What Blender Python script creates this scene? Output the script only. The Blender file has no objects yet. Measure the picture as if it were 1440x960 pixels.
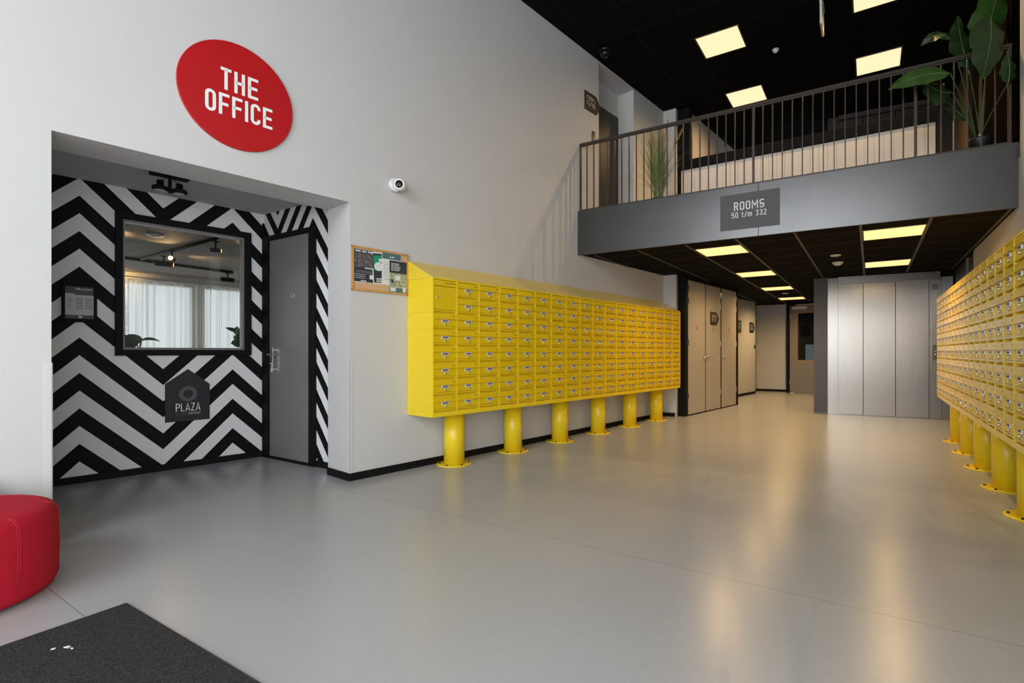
import bpy, bmesh, math, random
from mathutils import Matrix, Vector
random.seed(7)
PI = math.pi
C = bpy.context.scene.collection
SC = bpy.context.scene

# ------------------------------------------------------------------ camera, world, light, exposure
FPX, CX, CY, YAW, CH = 716.786, 767.282, 494.786, 0.567, 1.1411
cam = bpy.data.cameras.new('camera'); camo = bpy.data.objects.new('camera', cam); C.objects.link(camo)
cam.sensor_width = 36.0; cam.lens = FPX / 1440 * 36.0
cam.shift_x = -(CX - 720) / 1440; cam.shift_y = (CY - 480) / 1440
cam.clip_start = 0.02; cam.clip_end = 100
camo.location = (0, 0, CH); camo.rotation_euler = (PI / 2, 0, YAW)
SC.camera = camo
SC.view_settings.view_transform = 'Standard'; SC.view_settings.look = 'None'
SC.view_settings.gamma = 1; SC.view_settings.use_curve_mapping = False
SC.view_settings.exposure = 0.0
SC.cycles.max_bounces = 8; SC.cycles.diffuse_bounces = 5; SC.cycles.glossy_bounces = 4
SC.cycles.transparent_max_bounces = 12
SC.cycles.sample_clamp_indirect = 6.0
w = bpy.data.worlds.new('sky'); SC.world = w; w.use_nodes = True
bg = w.node_tree.nodes['Background']; bg.inputs[0].default_value = (0.90, 0.96, 1.0, 1); bg.inputs[1].default_value = 1.1

def area(name, loc, rot, sx, sy, power, col=(1, 1, 1)):
    l = bpy.data.lights.new(name, 'AREA'); l.shape = 'RECTANGLE'; l.size = sx; l.size_y = sy
    l.energy = power; l.color = col
    o = bpy.data.objects.new(name, l); C.objects.link(o); o.location = loc; o.rotation_euler = rot
    return o
# daylight through the big street window behind the camera (window at Y = -5)
area('daylight_street_window_upper', (-1.3, -4.15, 4.6), (PI / 2, 0, 0), 4.6, 1.4, 260, (0.94, 0.97, 1.0))
area('daylight_street_window_lower', (-1.3, -4.15, 2.05), (PI / 2, 0, 0), 4.6, 3.6, 180, (0.94, 0.97, 1.0))
# added fill from made-up, unseen glazing on the right, to brighten the recess
area('added_recess_fill', (1.27, -1.8, 1.5), (PI / 2, 0, PI / 2), 3.8, 2.7, 240, (0.94, 0.97, 1.0))
# daylight through the window of the office behind the curtain
DAY_OFFICE = 50

# ------------------------------------------------------------------ frames
AL, WO = 0.1289, 4.2172
def L(s, off):                                                     # plan point: s along left wall, off into the hall
    b = (math.sin(AL), math.cos(AL)); n = (b[1], -b[0])
    return (b[0] * s - n[0] * (WO - off), b[1] * s - n[1] * (WO - off))
o_ = L(0, 0)
LEFT = (o_[0], o_[1], PI / 2 - AL)       # local x = s, local y = into the wall, z up
HALL = (0, 0, 0)
FAS = (-3.446, 6.262, math.radians(1.8))
ELV = (-0.66, 10.70, math.atan2(0.16, 1.78))
RIGHT = (1.17, 8.71, -PI / 2)            # local x = towards the camera, local y = into the wall (0 at the wall face)

# ------------------------------------------------------------------ materials
MATS = {}
def nt(name):
    m = bpy.data.materials.new(name); m.use_nodes = True
    return m, m.node_tree.nodes, m.node_tree.links, m.node_tree.nodes['Principled BSDF']
def mat(name, col, rough=0.5, metal=0.0, spec=0.5, noise=0.0, nscale=8.0, bump=0.0, bscale=200.0, emit=None, estr=1.0, stretch=None, coat=0.0, rvar=0.0):
    if name in MATS: return MATS[name]
    m, N, K, P = nt(name)
    P.inputs['Base Color'].default_value = (*col, 1); P.inputs['Roughness'].default_value = rough
    P.inputs['Metallic'].default_value = metal; P.inputs['Specular IOR Level'].default_value = spec
    P.inputs['Coat Weight'].default_value = coat
    tc = N.new('ShaderNodeTexCoord'); mp = N.new('ShaderNodeMapping'); K.new(tc.outputs['Object'], mp.inputs[0])
    if stretch: mp.inputs['Scale'].default_value = stretch
    if noise or rvar:
        n = N.new('ShaderNodeTexNoise'); n.inputs['Scale'].default_value = nscale; n.inputs['Detail'].default_value = 5
        K.new(mp.outputs[0], n.inputs['Vector'])
        if noise:
            mr = N.new('ShaderNodeMapRange'); mr.inputs['From Min'].default_value = .3; mr.inputs['From Max'].default_value = .7
            mr.inputs['To Min'].default_value = 1 - noise; mr.inputs['To Max'].default_value = 1 + noise
            K.new(n.outputs[0], mr.inputs[0])
            mx = N.new('ShaderNodeVectorMath'); mx.operation = 'SCALE'; mx.inputs[0].default_value = col
            K.new(mr.outputs[0], mx.inputs['Scale']); K.new(mx.outputs[0], P.inputs['Base Color'])
        if rvar:
            m2 = N.new('ShaderNodeMapRange'); m2.inputs['From Min'].default_value = .3; m2.inputs['From Max'].default_value = .7
            m2.inputs['To Min'].default_value = max(0, rough - rvar); m2.inputs['To Max'].default_value = rough + rvar
            K.new(n.outputs[0], m2.inputs[0]); K.new(m2.outputs[0], P.inputs['Roughness'])
    if bump:
        n2 = N.new('ShaderNodeTexNoise'); n2.inputs['Scale'].default_value = bscale; n2.inputs['Detail'].default_value = 3
        K.new(mp.outputs[0], n2.inputs['Vector'])
        b = N.new('ShaderNodeBump'); b.inputs['Strength'].default_value = bump; b.inputs['Distance'].default_value = 0.004
        K.new(n2.outputs[0], b.inputs['Height']); K.new(b.outputs[0], P.inputs['Normal'])
    if emit:
        P.inputs['Emission Color'].default_value = (*emit, 1); P.inputs['Emission Strength'].default_value = estr
    MATS[name] = m; return m

WHITE = mat('white_wall_paint', (.53, .528, .523), .75, noise=.012, nscale=2.5, bump=.12, bscale=260)
JAMBW = mat('white_trim_paint', (.55, .55, .545), .55)
BLACK = mat('black_frame_paint', (.007, .007, .0075), .6, spec=.12)
BASEB = mat('black_baseboard', (.006, .006, .006), .6, spec=.15)
YELL = mat('yellow_powder_coat', (.80, .585, .014), .30, noise=.02, nscale=30, bump=.05, bscale=500)
YELL2 = mat('yellow_mailbox_coat', (.70, .495, .009), .27, noise=.02, nscale=30)
STEEL = mat('brushed_steel', (.47, .455, .43), .30, metal=1.0, noise=.04, nscale=6, stretch=(9, 9, .5), rvar=.02)
def brushed(m, amount):
    N = m.node_tree.nodes; K = m.node_tree.links; P = N['Principled BSDF']
    c = N.new('ShaderNodeCombineXYZ'); c.inputs[0].default_value = 1.0
    v = N.new('ShaderNodeVectorTransform'); v.vector_type = 'VECTOR'; v.convert_from = 'OBJECT'; v.convert_to = 'WORLD'
    K.new(c.outputs[0], v.inputs[0]); K.new(v.outputs[0], P.inputs['Tangent']); P.inputs['Anisotropic'].default_value = amount
brushed(STEEL, .7)
STEELD = mat('steel_jamb', (.30, .30, .31), .34, metal=1.0, noise=.06, nscale=6, stretch=(6, 6, 1))
CHROME = mat('chrome', (.80, .80, .80), .18, metal=1.0)
GREYD = mat('grey_door_laminate', (.21, .20, .195), .42, noise=.03, nscale=3)
DKGREY = mat('dark_grey_panel', (.060, .060, .066), .45, noise=.05, nscale=3)
LOCKERM = mat('taupe_laminate', (.42, .385, .35), .45, noise=.03, nscale=2)
FASM = mat('blackened_steel_fascia', (.098, .098, .098), .31, metal=.92, noise=.06, nscale=2.5)
RAILM = mat('bronze_grey_rail_paint', (.052, .039, .028), .42, metal=.4)
CEILM = mat('black_ceiling_tile', (.004, .0038, .0036), .95, spec=.1, noise=.1, nscale=40)
GRIDM = mat('dark_ceiling_grid', (.055, .05, .045), .5)
GRIDB = mat('black_ceiling_grid', (.006, .0055, .005), .7, spec=.12)
RED = mat('red_sign', (.42, .006, .009), .42)
LETW = mat('white_lettering', (.80, .80, .78), .6)
SIGNG = mat('grey_sign_panel', (.085, .085, .088), .6)
SIGNB = mat('charcoal_sign_panel', (.013, .013, .017), .6)
SIGNR = mat('sign_logo_grey', (.075, .075, .082), .6)
SIGNT = mat('sign_text_light', (.55, .55, .56), .6)
PLAS = mat('white_plastic', (.72, .72, .71), .35)
BPLAS = mat('black_plastic', (.006, .006, .007), .25)
CORK = mat('cork', (.56, .36, .19), .85, noise=.15, nscale=160)
OAK = mat('light_wood_frame', (.52, .27, .085), .5, noise=.1, nscale=25)
PAPER = mat('white_paper', (.62, .64, .64), .7)
NAVY = mat('poster_navy', (.018, .024, .040), .6)
TEAL = mat('poster_teal', (.06, .14, .15), .6)
GREENP = mat('poster_green', (.01, .26, .15), .6)
PHOTO = mat('poster_crowd', (.10, .085, .09), .6, noise=.95, nscale=45)
PHOTO2 = mat('poster_room', (.30, .33, .22), .6, noise=.8, nscale=60)
CONC = mat('office_ceiling_board', (.24, .21, .175), .8, noise=.25, nscale=14, bump=.5, bscale=90)
OFFW = mat('office_wall_paint', (.60, .56, .50), .8)
WOODP = mat('pale_board', (.80, .70, .60), .6, noise=.04, nscale=10, stretch=(1, 1, 14))
WOODB = mat('brown_wood_panel', (.16, .105, .06), .5, noise=.12, nscale=8, stretch=(8, 8, 1))
DKBR = mat('dark_brown_paint', (.007, .0052, .0045), .9, spec=0)
BLUEB = mat('blue_black_cap', (.006, .007, .010), .7, spec=.1)
LEAF = mat('leaf_green', (.032, .085, .009), .5, noise=.25, nscale=7)
LEAF2 = mat('leaf_dark_green', (.014, .042, .010), .5, noise=.25, nscale=7)
LEAFV = mat('leaf_vein', (.17, .25, .08), .5)
STEM = mat('plant_stem', (.04, .08, .015), .5)
GRASSM = mat('grass_blades', (.20, .24, .08), .6, noise=.35, nscale=20)
PLUME = mat('grass_plume', (.40, .25, .08), .8, noise=.3, nscale=60)
POTB = mat('black_pot', (.012, .012, .012), .4)
REDF = mat('red_wool_fabric', (.42, .008, .024), .85, spec=.2, noise=.06, nscale=60, bump=.4, bscale=420)
SEAMF = mat('red_seam_thread', (.50, .03, .045), .9)
PURP = mat('dark_purple_fabric', (.045, .012, .04), .9)
MATM = mat('charcoal_carpet', (.040, .040, .042), .95, spec=.1, noise=.55, nscale=130, bump=1.0, bscale=380)
PLATE = mat('name_plate_holder', (.72, .73, .75), .35, metal=.2)
INK = mat('dark_ink', (.02, .018, .045), .6)
NUM = mat('number_mark', (.20, .12, .004), .6)
GOLD = mat('warm_wood_edge', (.35, .17, .04), .5)
def emis(name, col, s):
    m = bpy.data.materials.new(name); m.use_nodes = True; N = m.node_tree.nodes; N.clear()
    e = N.new('ShaderNodeEmission'); o = N.new('ShaderNodeOutputMaterial'); e.inputs[0].default_value = (*col, 1); e.inputs[1].default_value = s
    m.node_tree.links.new(e.outputs[0], o.inputs[0]); MATS[name] = m; return m
PANEL = emis('warm_led_diffuser', (1.15, .93, .55), 1.0)
PANEL2 = emis('warm_led_diffuser_low', (1.55, 1.02, .40), 1.0)
SPOTE = emis('warm_spot_lens', (1.0, .55, .16), 14.0)

def glass(name, refl=.07, tint=(.93, .95, .95)):
    m = bpy.data.materials.new(name); m.use_nodes = True; N = m.node_tree.nodes; K = m.node_tree.links; N.clear()
    o = N.new('ShaderNodeOutputMaterial'); t = N.new('ShaderNodeBsdfTransparent'); t.inputs[0].default_value = (*tint, 1)
    g = N.new('ShaderNodeBsdfGlossy'); g.inputs['Roughness'].default_value = .02
    x = N.new('ShaderNodeMixShader'); x.inputs[0].default_value = refl
    K.new(t.outputs[0], x.inputs[1]); K.new(g.outputs[0], x.inputs[2]); K.new(x.outputs[0], o.inputs[0]); MATS[name] = m; return m
GLASS = glass('clear_glass', .035); GLASSD = glass('dark_door_glass', .02, (.75, .8, .8))

def curtain_mat():
    m = bpy.data.materials.new('sheer_curtain'); m.use_nodes = True; N = m.node_tree.nodes; K = m.node_tree.links; N.clear()
    o = N.new('ShaderNodeOutputMaterial'); d = N.new('ShaderNodeBsdfDiffuse'); d.inputs[0].default_value = (.62, .60, .55, 1)
    tl = N.new('ShaderNodeBsdfTranslucent'); tl.inputs[0].default_value = (.68, .68, .66, 1)
    tr = N.new('ShaderNodeBsdfTransparent')
    a = N.new('ShaderNodeMixShader'); a.inputs[0].default_value = .5; b = N.new('ShaderNodeMixShader')
    # fold-dependent openness: threads bunch up where the cloth turns away
    lw = N.new('ShaderNodeLayerWeight'); lw.inputs[0].default_value = .35
    mr = N.new('ShaderNodeMapRange'); mr.inputs['From Min'].default_value = 0; mr.inputs['From Max'].default_value = .8
    mr.inputs['To Min'].default_value = .55; mr.inputs['To Max'].default_value = .0
    K.new(lw.outputs['Facing'], mr.inputs[0]); K.new(mr.outputs[0], b.inputs[0])
    K.new(d.outputs[0], a.inputs[1]); K.new(tl.outputs[0], a.inputs[2]); K.new(a.outputs[0], b.inputs[1]); K.new(tr.outputs[0], b.inputs[2])
    K.new(b.outputs[0], o.inputs[0]); return m
CURT = curtain_mat()

def chevron(name, x0, half, ztop, period, slope):
    m, N, K, P = nt(name)
    tc = N.new('ShaderNodeTexCoord'); sp = N.new('ShaderNodeSeparateXYZ'); K.new(tc.outputs['Object'], sp.inputs[0])
    def M(op, a, b=None, c=None):
        n = N.new('ShaderNodeMath'); n.operation = op
        for i, v in enumerate((a, b, c)):
            if v is None: continue
            if isinstance(v, (int, float)): n.inputs[i].default_value = v
            else: K.new(v, n.inputs[i])
        return n.outputs[0]
    d = M('PINGPONG', M('SUBTRACT', sp.outputs[0], x0), half)
    ph = M('DIVIDE', M('SUBTRACT', M('SUBTRACT', ztop + 10 * period, sp.outputs[2]), M('MULTIPLY', d, slope)), period)
    f = M('FRACT', ph); isb = M('GREATER_THAN', f, .5)
    mx = N.new('ShaderNodeMix'); mx.data_type = 'RGBA'
    mx.inputs[6].default_value = (.78, .78, .78, 1); mx.inputs[7].default_value = (.007, .007, .0075, 1); P.inputs['Specular IOR Level'].default_value = .12
    K.new(isb, mx.inputs[0]); K.new(mx.outputs[2], P.inputs['Base Color']); P.inputs['Roughness'].default_value = .6
    n2 = N.new('ShaderNodeTexNoise'); n2.inputs['Scale'].default_value = 260
    b = N.new('ShaderNodeBump'); b.inputs['Strength'].default_value = .12; b.inputs['Distance'].default_value = .004
    K.new(tc.outputs['Object'], n2.inputs['Vector']); K.new(n2.outputs[0], b.inputs['Height']); K.new(b.outputs[0], P.inputs['Normal'])
    return m
CHEV = chevron('chevron_wallpaper', .805, .6, 2.659, .309, 1.0)
CHEV2 = chevron('chevron_wallpaper_side', -4.72, .628, 2.6255, .273, 1.35)

def floor_mat():
    m, N, K, P = nt('grey_vinyl_floor')
    tc = N.new('ShaderNodeTexCoord'); sp = N.new('ShaderNodeSeparateXYZ'); K.new(tc.outputs['Object'], sp.inputs[0])
    n = N.new('ShaderNodeTexNoise'); n.inputs['Scale'].default_value = 1.3; n.inputs['Detail'].default_value = 3; K.new(tc.outputs['Object'], n.inputs['Vector'])
    n3 = N.new('ShaderNodeTexNoise'); n3.inputs['Scale'].default_value = 38; n3.inputs['Detail'].default_value = 3; K.new(tc.outputs['Object'], n3.inputs['Vector'])
    add = N.new('ShaderNodeMath'); add.operation = 'ADD'; K.new(n.outputs[0], add.inputs[0]); K.new(n3.outputs[0], add.inputs[1])
    cr = N.new('ShaderNodeMapRange'); cr.inputs['From Min'].default_value = .3; cr.inputs['From Max'].default_value = 1.7
    cr.inputs['To Min'].default_value = .93; cr.inputs['To Max'].default_value = 1.07; K.new(add.outputs[0], cr.inputs[0])
    # sheet seams every 1.87 m across the hall
    a = N.new('ShaderNodeMath'); a.operation = 'SUBTRACT'; a.inputs[1].default_value = 2.66 - 1.873 * 10; K.new(sp.outputs[1], a.inputs[0])
    pp = N.new('ShaderNodeMath'); pp.operation = 'PINGPONG'; pp.inputs[1].default_value = 1.873 / 2; K.new(a.outputs[0], pp.inputs[0])
    gt = N.new('ShaderNodeMath'); gt.operation = 'LESS_THAN'; gt.inputs[1].default_value = .0022; K.new(pp.outputs[0], gt.inputs[0])
    sc = N.new('ShaderNodeVectorMath'); sc.operation = 'SCALE'; sc.inputs[0].default_value = (.382, .394, .400); K.new(cr.outputs[0], sc.inputs['Scale'])
    mx = N.new('ShaderNodeMix'); mx.data_type = 'RGBA'; mx.inputs[7].default_value = (.24, .235, .23, 1)
    K.new(gt.outputs[0], mx.inputs[0]); K.new(sc.outputs[0], mx.inputs[6]); K.new(mx.outputs[2], P.inputs['Base Color'])
    r = N.new('ShaderNodeMapRange'); r.inputs['To Min'].default_value = .23; r.inputs['To Max'].default_value = .30; K.new(n.outputs[0], r.inputs[0]); P.inputs['Roughness'].default_value = .27
    b = N.new('ShaderNodeBump'); b.inputs['Strength'].default_value = .06; b.inputs['Distance'].default_value = .004; K.new(n3.outputs[0], b.inputs['Height']); K.new(b.outputs[0], P.inputs['Normal'])
    return m
FLOORM = floor_mat()

# ------------------------------------------------------------------ mesh helpers
class MB:
    def __init__(s): s.v = []; s.f = []; s.m = []; s.sm = []
    def poly(s, pts, mi=0, smooth=False):
        b = len(s.v); s.v += [tuple(p) for p in pts]; s.f.append(list(range(b, b + len(pts)))); s.m.append(mi); s.sm.append(smooth); return s
    def box(s, x0, x1, y0, y1, z0, z1, mi=0):
        b = len(s.v); s.v += [(x, y, z) for z in (z0, z1) for y in (y0, y1) for x in (x0, x1)]
        for f in ((0, 2, 3, 1), (4, 5, 7, 6), (0, 1, 5, 4), (2, 6, 7, 3), (0, 4, 6, 2), (1, 3, 7, 5)):
            s.f.append([b + i for i in f]); s.m.append(mi); s.sm.append(False)
        return s
    def prism(s, poly, z0, z1, mi=0):                      # poly: plan points, counter-clockwise
        n = len(poly); b = len(s.v); s.v += [(x, y, z0) for x, y in poly] + [(x, y, z1) for x, y in poly]
        s.f.append([b + i for i in reversed(range(n))]); s.f.append([b + n + i for i in range(n)]); s.m += [mi, mi]; s.sm += [False, False]
        for i in range(n):
            j = (i + 1) % n; s.f.append([b + i, b + j, b + n + j, b + n + i]); s.m.append(mi); s.sm.append(False)
        return s
    def prism_y(s, poly, y0, y1, mi=0):                    # poly in x,z
        n = len(poly); b = len(s.v); s.v += [(x, y0, z) for x, z in poly] + [(x, y1, z) for x, z in poly]
        s.f.append([b + i for i in range(n)]); s.f.append([b + n + i for i in reversed(range(n))]); s.m += [mi, mi]; s.sm += [False, False]
        for i in range(n):
            j = (i + 1) % n; s.f.append([b + j, b + i, b + n + i, b + n + j]); s.m.append(mi); s.sm.append(False)
        return s
    def lathe(s, prof, cx=0, cy=0, n=32, mi=0, axis='z', at=0.0, smooth=True, cz=0.0):
        b = len(s.v)
        for r, h in prof:
            for i in range(n):
                a = 2 * PI * i / n; u, v = r * math.cos(a), r * math.sin(a)
                if axis == 'z': s.v.append((cx + u, cy + v, at + h))
                elif axis == 'y': s.v.append((cx + u, cy + h, cz - v))
                else: s.v.append((cx + h, cy + u, cz + v))
        for k in range(len(prof) - 1):
            for i in range(n):
                j = (i + 1) % n; s.f.append([b + k * n + i, b + k * n + j, b + (k + 1) * n + j, b + (k + 1) * n + i]); s.m.append(mi); s.sm.append(smooth)
        if prof[0][0] > 1e-6: s.f.append([b + i for i in reversed(range(n))]); s.m.append(mi); s.sm.append(False)
        if prof[-1][0] > 1e-6: s.f.append([b + (len(prof) - 1) * n + i for i in range(n)]); s.m.append(mi); s.sm.append(False)
        return s
    def tube(s, pts, r, n=8, mi=0):
        pts = [Vector(p) for p in pts]; b = len(s.v); rs = r if isinstance(r, (list, tuple)) else [r] * len(pts)
        for k, p in enumerate(pts):
            t = (pts[min(k + 1, len(pts) - 1)] - pts[max(k - 1, 0)]).normalized()
            u = t.cross(Vector((0, 0, 1)));
            if u.length < 1e-3: u = t.cross(Vector((1, 0, 0)))
            u.normalize(); w_ = t.cross(u)
            for i in range(n):
                a = 2 * PI * i / n; s.v.append(tuple(p + (u * math.cos(a) + w_ * math.sin(a)) * rs[k]))
        for k in range(len(pts) - 1):
            for i in range(n):
                j = (i + 1) % n; s.f.append([b + k * n + i, b + k * n + j, b + (k + 1) * n + j, b + (k + 1) * n + i]); s.m.append(mi); s.sm.append(True)
        s.f.append([b + i for i in range(n)]); s.f.append([b + (len(pts) - 1) * n + i for i in reversed(range(n))]); s.m += [mi, mi]; s.sm += [False, False]
        return s
    def mesh(s, name, mats):
        me = bpy.data.meshes.new(name); me.from_pydata(s.v, [], s.f)
        for m in (mats if isinstance(mats, (list, tuple)) else [mats]): me.materials.append(m)
        me.polygons.foreach_set('material_index', s.m); me.polygons.foreach_set('use_smooth', s.sm)
        bm = bmesh.new(); bm.from_mesh(me); bmesh.ops.recalc_face_normals(bm, faces=bm.faces); bm.to_mesh(me); bm.free()
        me.update(); return me
    def build(s, name, mats, parent=None, frame=None, loc=(0, 0, 0), bevel=0.0):
        o = bpy.data.objects.new(name, s.mesh(name, mats)); C.objects.link(o)
        place(o, parent, frame, loc)
        if bevel:
            md = o.modifiers.new('bevel', 'BEVEL'); md.width = bevel; md.segments = 2; md.limit_method = 'ANGLE'; md.angle_limit = math.radians(40)
        return o
def to_world(frame, loc):
    fx, fy, a = frame
    return (fx + math.cos(a) * loc[0] - math.sin(a) * loc[1], fy + math.sin(a) * loc[0] + math.cos(a) * loc[1], loc[2])
def place(o, parent, frame, loc):
    if parent is not None: o.parent = parent; o.location = loc
    elif frame is not None: o.location = to_world(frame, loc); o.rotation_euler = (0, 0, frame[2])
    else: o.location = loc
def thing(name, label, cat, frame=HALL, loc=(0, 0, 0), group=None):
    o = bpy.data.objects.new(name, None); C.objects.link(o); o.empty_display_size = .1
    place(o, None, frame, loc); o['label'] = label; o['category'] = cat
    if group: o['group'] = group
    return o
def tag(o, label, cat, group=None):
    o['label'] = label; o['category'] = cat
    if group: o['group'] = group
    return o
def struct(name, mb, mats, frame=HALL, loc=(0, 0, 0), bevel=0.0):
    o = mb.build(name, mats, None, frame, loc, bevel); o['kind'] = 'structure'; return o

# ------------------------------------------------------------------ lettering: condensed strokes of constant width
def arc(cx, cz, rx, rz, a0, a1, n=10):
    return [(cx + rx * math.cos(math.radians(a0 + (a1 - a0) * i / n)), cz + rz * math.sin(math.radians(a0 + (a1 - a0) * i / n))) for i in range(n + 1)]
def glyph(ch, w, t):
    h = t / 2; l, r, b, T = h, w - h, h, 1 - h; rr = (r - l) / 2; m = w / 2
    ring = arc(m, T - rr, rr, rr, 0, 180) + arc(m, b + rr, rr, rr, 180, 360); ring.append(ring[0])
    G = {
     'T': [[(0, T), (w, T)], [(m, T), (m, 0)]], 'H': [[(l, 0), (l, 1)], [(r, 0), (r, 1)], [(l, .5), (r, .5)]],
     'E': [[(w, T), (l, T), (l, b), (w, b)], [(l, .5), (w * .92, .5)]], 'F': [[(w, T), (l, T), (l, 0)], [(l, .5), (w * .9, .5)]],
     'O': [ring], '0': [ring], 'I': [[(h, 0), (h, 1)]],
     'C': [[(r, T - rr * 1.35)] + arc(m, T - rr, rr, rr, 0, 180) + arc(m, b + rr, rr, rr, 180, 360) + [(r, b + rr * 1.35)]],
     'R': [[(l, 0), (l, T), (r - rr, T)] + arc(r - rr, .75 - h / 2, rr, .25 - h / 2, 90, -90) + [(l, .5)], [(m, .5), (r + .01, 0)]],
     'P': [[(l, 0), (l, T), (r - rr, T)] + arc(r - rr, .73 - h / 2, rr, .27 - h / 2, 90, -90) + [(l, .46)]],
     'M': [[(l, 0), (l, T), (m, .38), (r, T), (r, 0)]],
     'S': [arc(m, T - rr, rr, rr, 10, 180) + arc(m, .5 + .02, rr, .10, 200, 270)[:-1] + [(m, .5)] + arc(m, .5 - .10, rr, .10, 80, 0)[0:] + arc(m, b + rr, rr, rr, 0, -170)],
     'L': [[(l, 1), (l, b), (w, b)]], 'A': [[(0 + h * .6, 0), (m, T + h * .3), (w - h * .6, 0)], [(w * .2, .28), (w * .8, .28)]],
     'Z': [[(0, T), (r, T), (l, b), (w, b)]],
     '5': [[(r, T), (l, T), (l, .55)] + arc(m, .58 - rr * .55, rr, rr * .55, 160, 0) + arc(m, b + rr, rr, rr, 0, -170)],
     '3': [arc(m, T - rr, rr, rr, 165, -60) + [(m, .52)], [(m, .52)] + arc(m, b + rr + .02, rr, rr + .02, 75, -165)],
     '2': [arc(m, T - rr, rr, rr, 170, 0) + [(r, .62), (l, b), (w, b)]],
     't': [[(w * .4, .95), (w * .4, h + .1), (w * .55, b), (w * .85, b)], [(0, .68), (w * .85, .68)]],
     '/': [[(0, 0), (w, 1)]],
     'm': [[(l, 0), (l, .70)], [(l, .55)] + arc((l + m) / 2, .60, (m - l) / 2, .10, 180, 0, 6) + [(m, 0)], [(m, .55)] + arc((m + r) / 2, .60, (r - m) / 2, .10, 180, 0, 6) + [(r, 0)]],
    }
    return G.get(ch, [])
WID = {'I': .13, 'M': .60, 'm': .62, 't': .30, '/': .34, ' ': .26, 'T': .42, 'A': .50, 'L': .38, 'Z': .42, 'P': .44}
def stroke_text(mb, text, x, z, height, y, t=.13, gap=.12, cw=.44, width=None, mi=0):
    ws = [(t if c == 'I' else WID.get(c, cw)) for c in text]; total = (sum(ws) + gap * (len(ws) - 1)) * height
    sx = 1.0 if width is None else width / total; px = 0
    for c, cwid in zip(text, ws):
        for pl in glyph(c, cwid, t):
            P = [Vector(((px + a) * height * sx + x, bb * height + z)) for a, bb in pl]; hw = t * height / 2
            P = [p for i, p in enumerate(P) if i == 0 or (p - P[i - 1]).length > 1e-6]
            closed = (P[0] - P[-1]).length < 1e-5 and len(P) > 3; n = len(P); Ls = []; Rs = []
            for i in range(n):
                a = P[i] - P[i - 1] if i > 0 else (P[0] - P[n - 2] if closed else P[1] - P[0])
                c2 = P[i + 1] - P[i] if i < n - 1 else (P[1] - P[0] if closed else P[-1] - P[-2])
                n1 = Vector((-a.y, a.x)).normalized(); n2 = Vector((-c2.y, c2.x)).normalized(); bis = (n1 + n2)
                if bis.length < .3: bis = n1
                bis.normalize(); k = hw / max(.45, bis.dot(n1)); Ls.append(P[i] + bis * k); Rs.append(P[i] - bis * k)
            for i in range(n - 1):
                mb.poly([(Ls[i].x, y, Ls[i].y), (Rs[i].x, y, Rs[i].y), (Rs[i + 1].x, y, Rs[i + 1].y), (Ls[i + 1].x, y, Ls[i + 1].y)], mi)
        px += cwid + gap
    return total * sx
def font_mesh(text, size, sx=1.0):
    cu = bpy.data.curves.new('t', 'FONT'); cu.body = text; cu.size = size; cu.align_x = 'LEFT'
    o = bpy.data.objects.new('t', cu); C.objects.link(o); bpy.context.view_layer.update()
    me = bpy.data.meshes.new_from_object(o.evaluated_get(bpy.context.evaluated_depsgraph_get()))
    bpy.data.objects.remove(o); bpy.data.curves.remove(cu)
    me.transform(Matrix.Rotation(PI / 2, 4, 'X') @ Matrix.Diagonal((sx, 1, 1, 1))); return me
def font_part(name, text, x, z, y, width, height, material, parent):
    me = font_mesh(text, 1.0); xs = [v.co.x for v in me.vertices]; zs = [v.co.z for v in me.vertices]
    a = width / (max(xs) - min(xs)); b = height / (max(zs) - min(zs))
    me.transform(Matrix.Translation((x, y, z)) @ Matrix.Diagonal((a, 1, b, 1)) @ Matrix.Translation((-min(xs), 0, -min(zs))))
    me.materials.clear(); me.materials.append(material)
    o = bpy.data.objects.new(name, me); C.objects.link(o); o.parent = parent; return o
def text_rows(mb, x0, x1, z1, rows, pitch, h, y, mi=0, seed=1, word=.02):    # rows of tiny illegible words
    R = random.Random(seed)
    for k in range(rows):
        x = x0; z = z1 - k * pitch; xe = x1 - R.random() * (x1 - x0) * .25
        while x < xe:
            w_ = word * (.5 + R.random()); mb.poly([(x, y, z - h), (min(x + w_, xe), y, z - h), (min(x + w_, xe), y, z), (x, y, z)], mi); x += w_ + word * .28

# ================================================================== STRUCTURE
ZL, ZF, ZU = 2.5044, 3.100, 5.43          # lower ceiling, upper floor, upper ceiling
S8 = 8.30
struct('floor', MB().box(-9.5, 3.0, -6.5, 17.0, -.12, 0), FLOORM)
wl = MB()
wl.box(-6.2, .444, 0, .39, 0, ZU)
wl.box(.444, 2.349, 0, .39, 2.4655, ZU)
wl.box(2.349, S8 + .1, 0, .39, 0, ZF)
wl.box(2.349, 6.271, 0, .39, ZF, ZU)
wl.box(7.281, S8 + .1, 0, .39, ZF, ZU)
wl.box(6.271, 7.281, .385, .39, ZF, ZU)
wl.box(6.271, 7.281, .0, .385, ZU - .03, ZU)
struct('wall_left', wl, WHITE, LEFT)
struct('wall_left.001', MB().box(-3.26, -2.885, 8.80, 8.90, 0, ZU), WHITE)                # short return beside the cupboards
struct('wall_left.002', MB().box(11.0, 14.47, .35, .45, 0, ZL).box(14.47, 14.5, .35, .70, 0, ZL, 1).box(14.5, 16.6, .62, .72, 0, ZL), [WHITE, BLACK], LEFT)
# niche door upstairs
struct('door_3', MB().box(6.271, 7.281, .29, .38, ZF, ZU - .40).box(6.30, 7.20, .27, .29, ZF, ZU - .45), mat('dark_upper_door', (.022, .020, .018), .4), LEFT)
struct('wall_niche', MB().box(6.271, 7.281, .29, .38, ZU - .40, ZU - .03), WHITE, LEFT)
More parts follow.
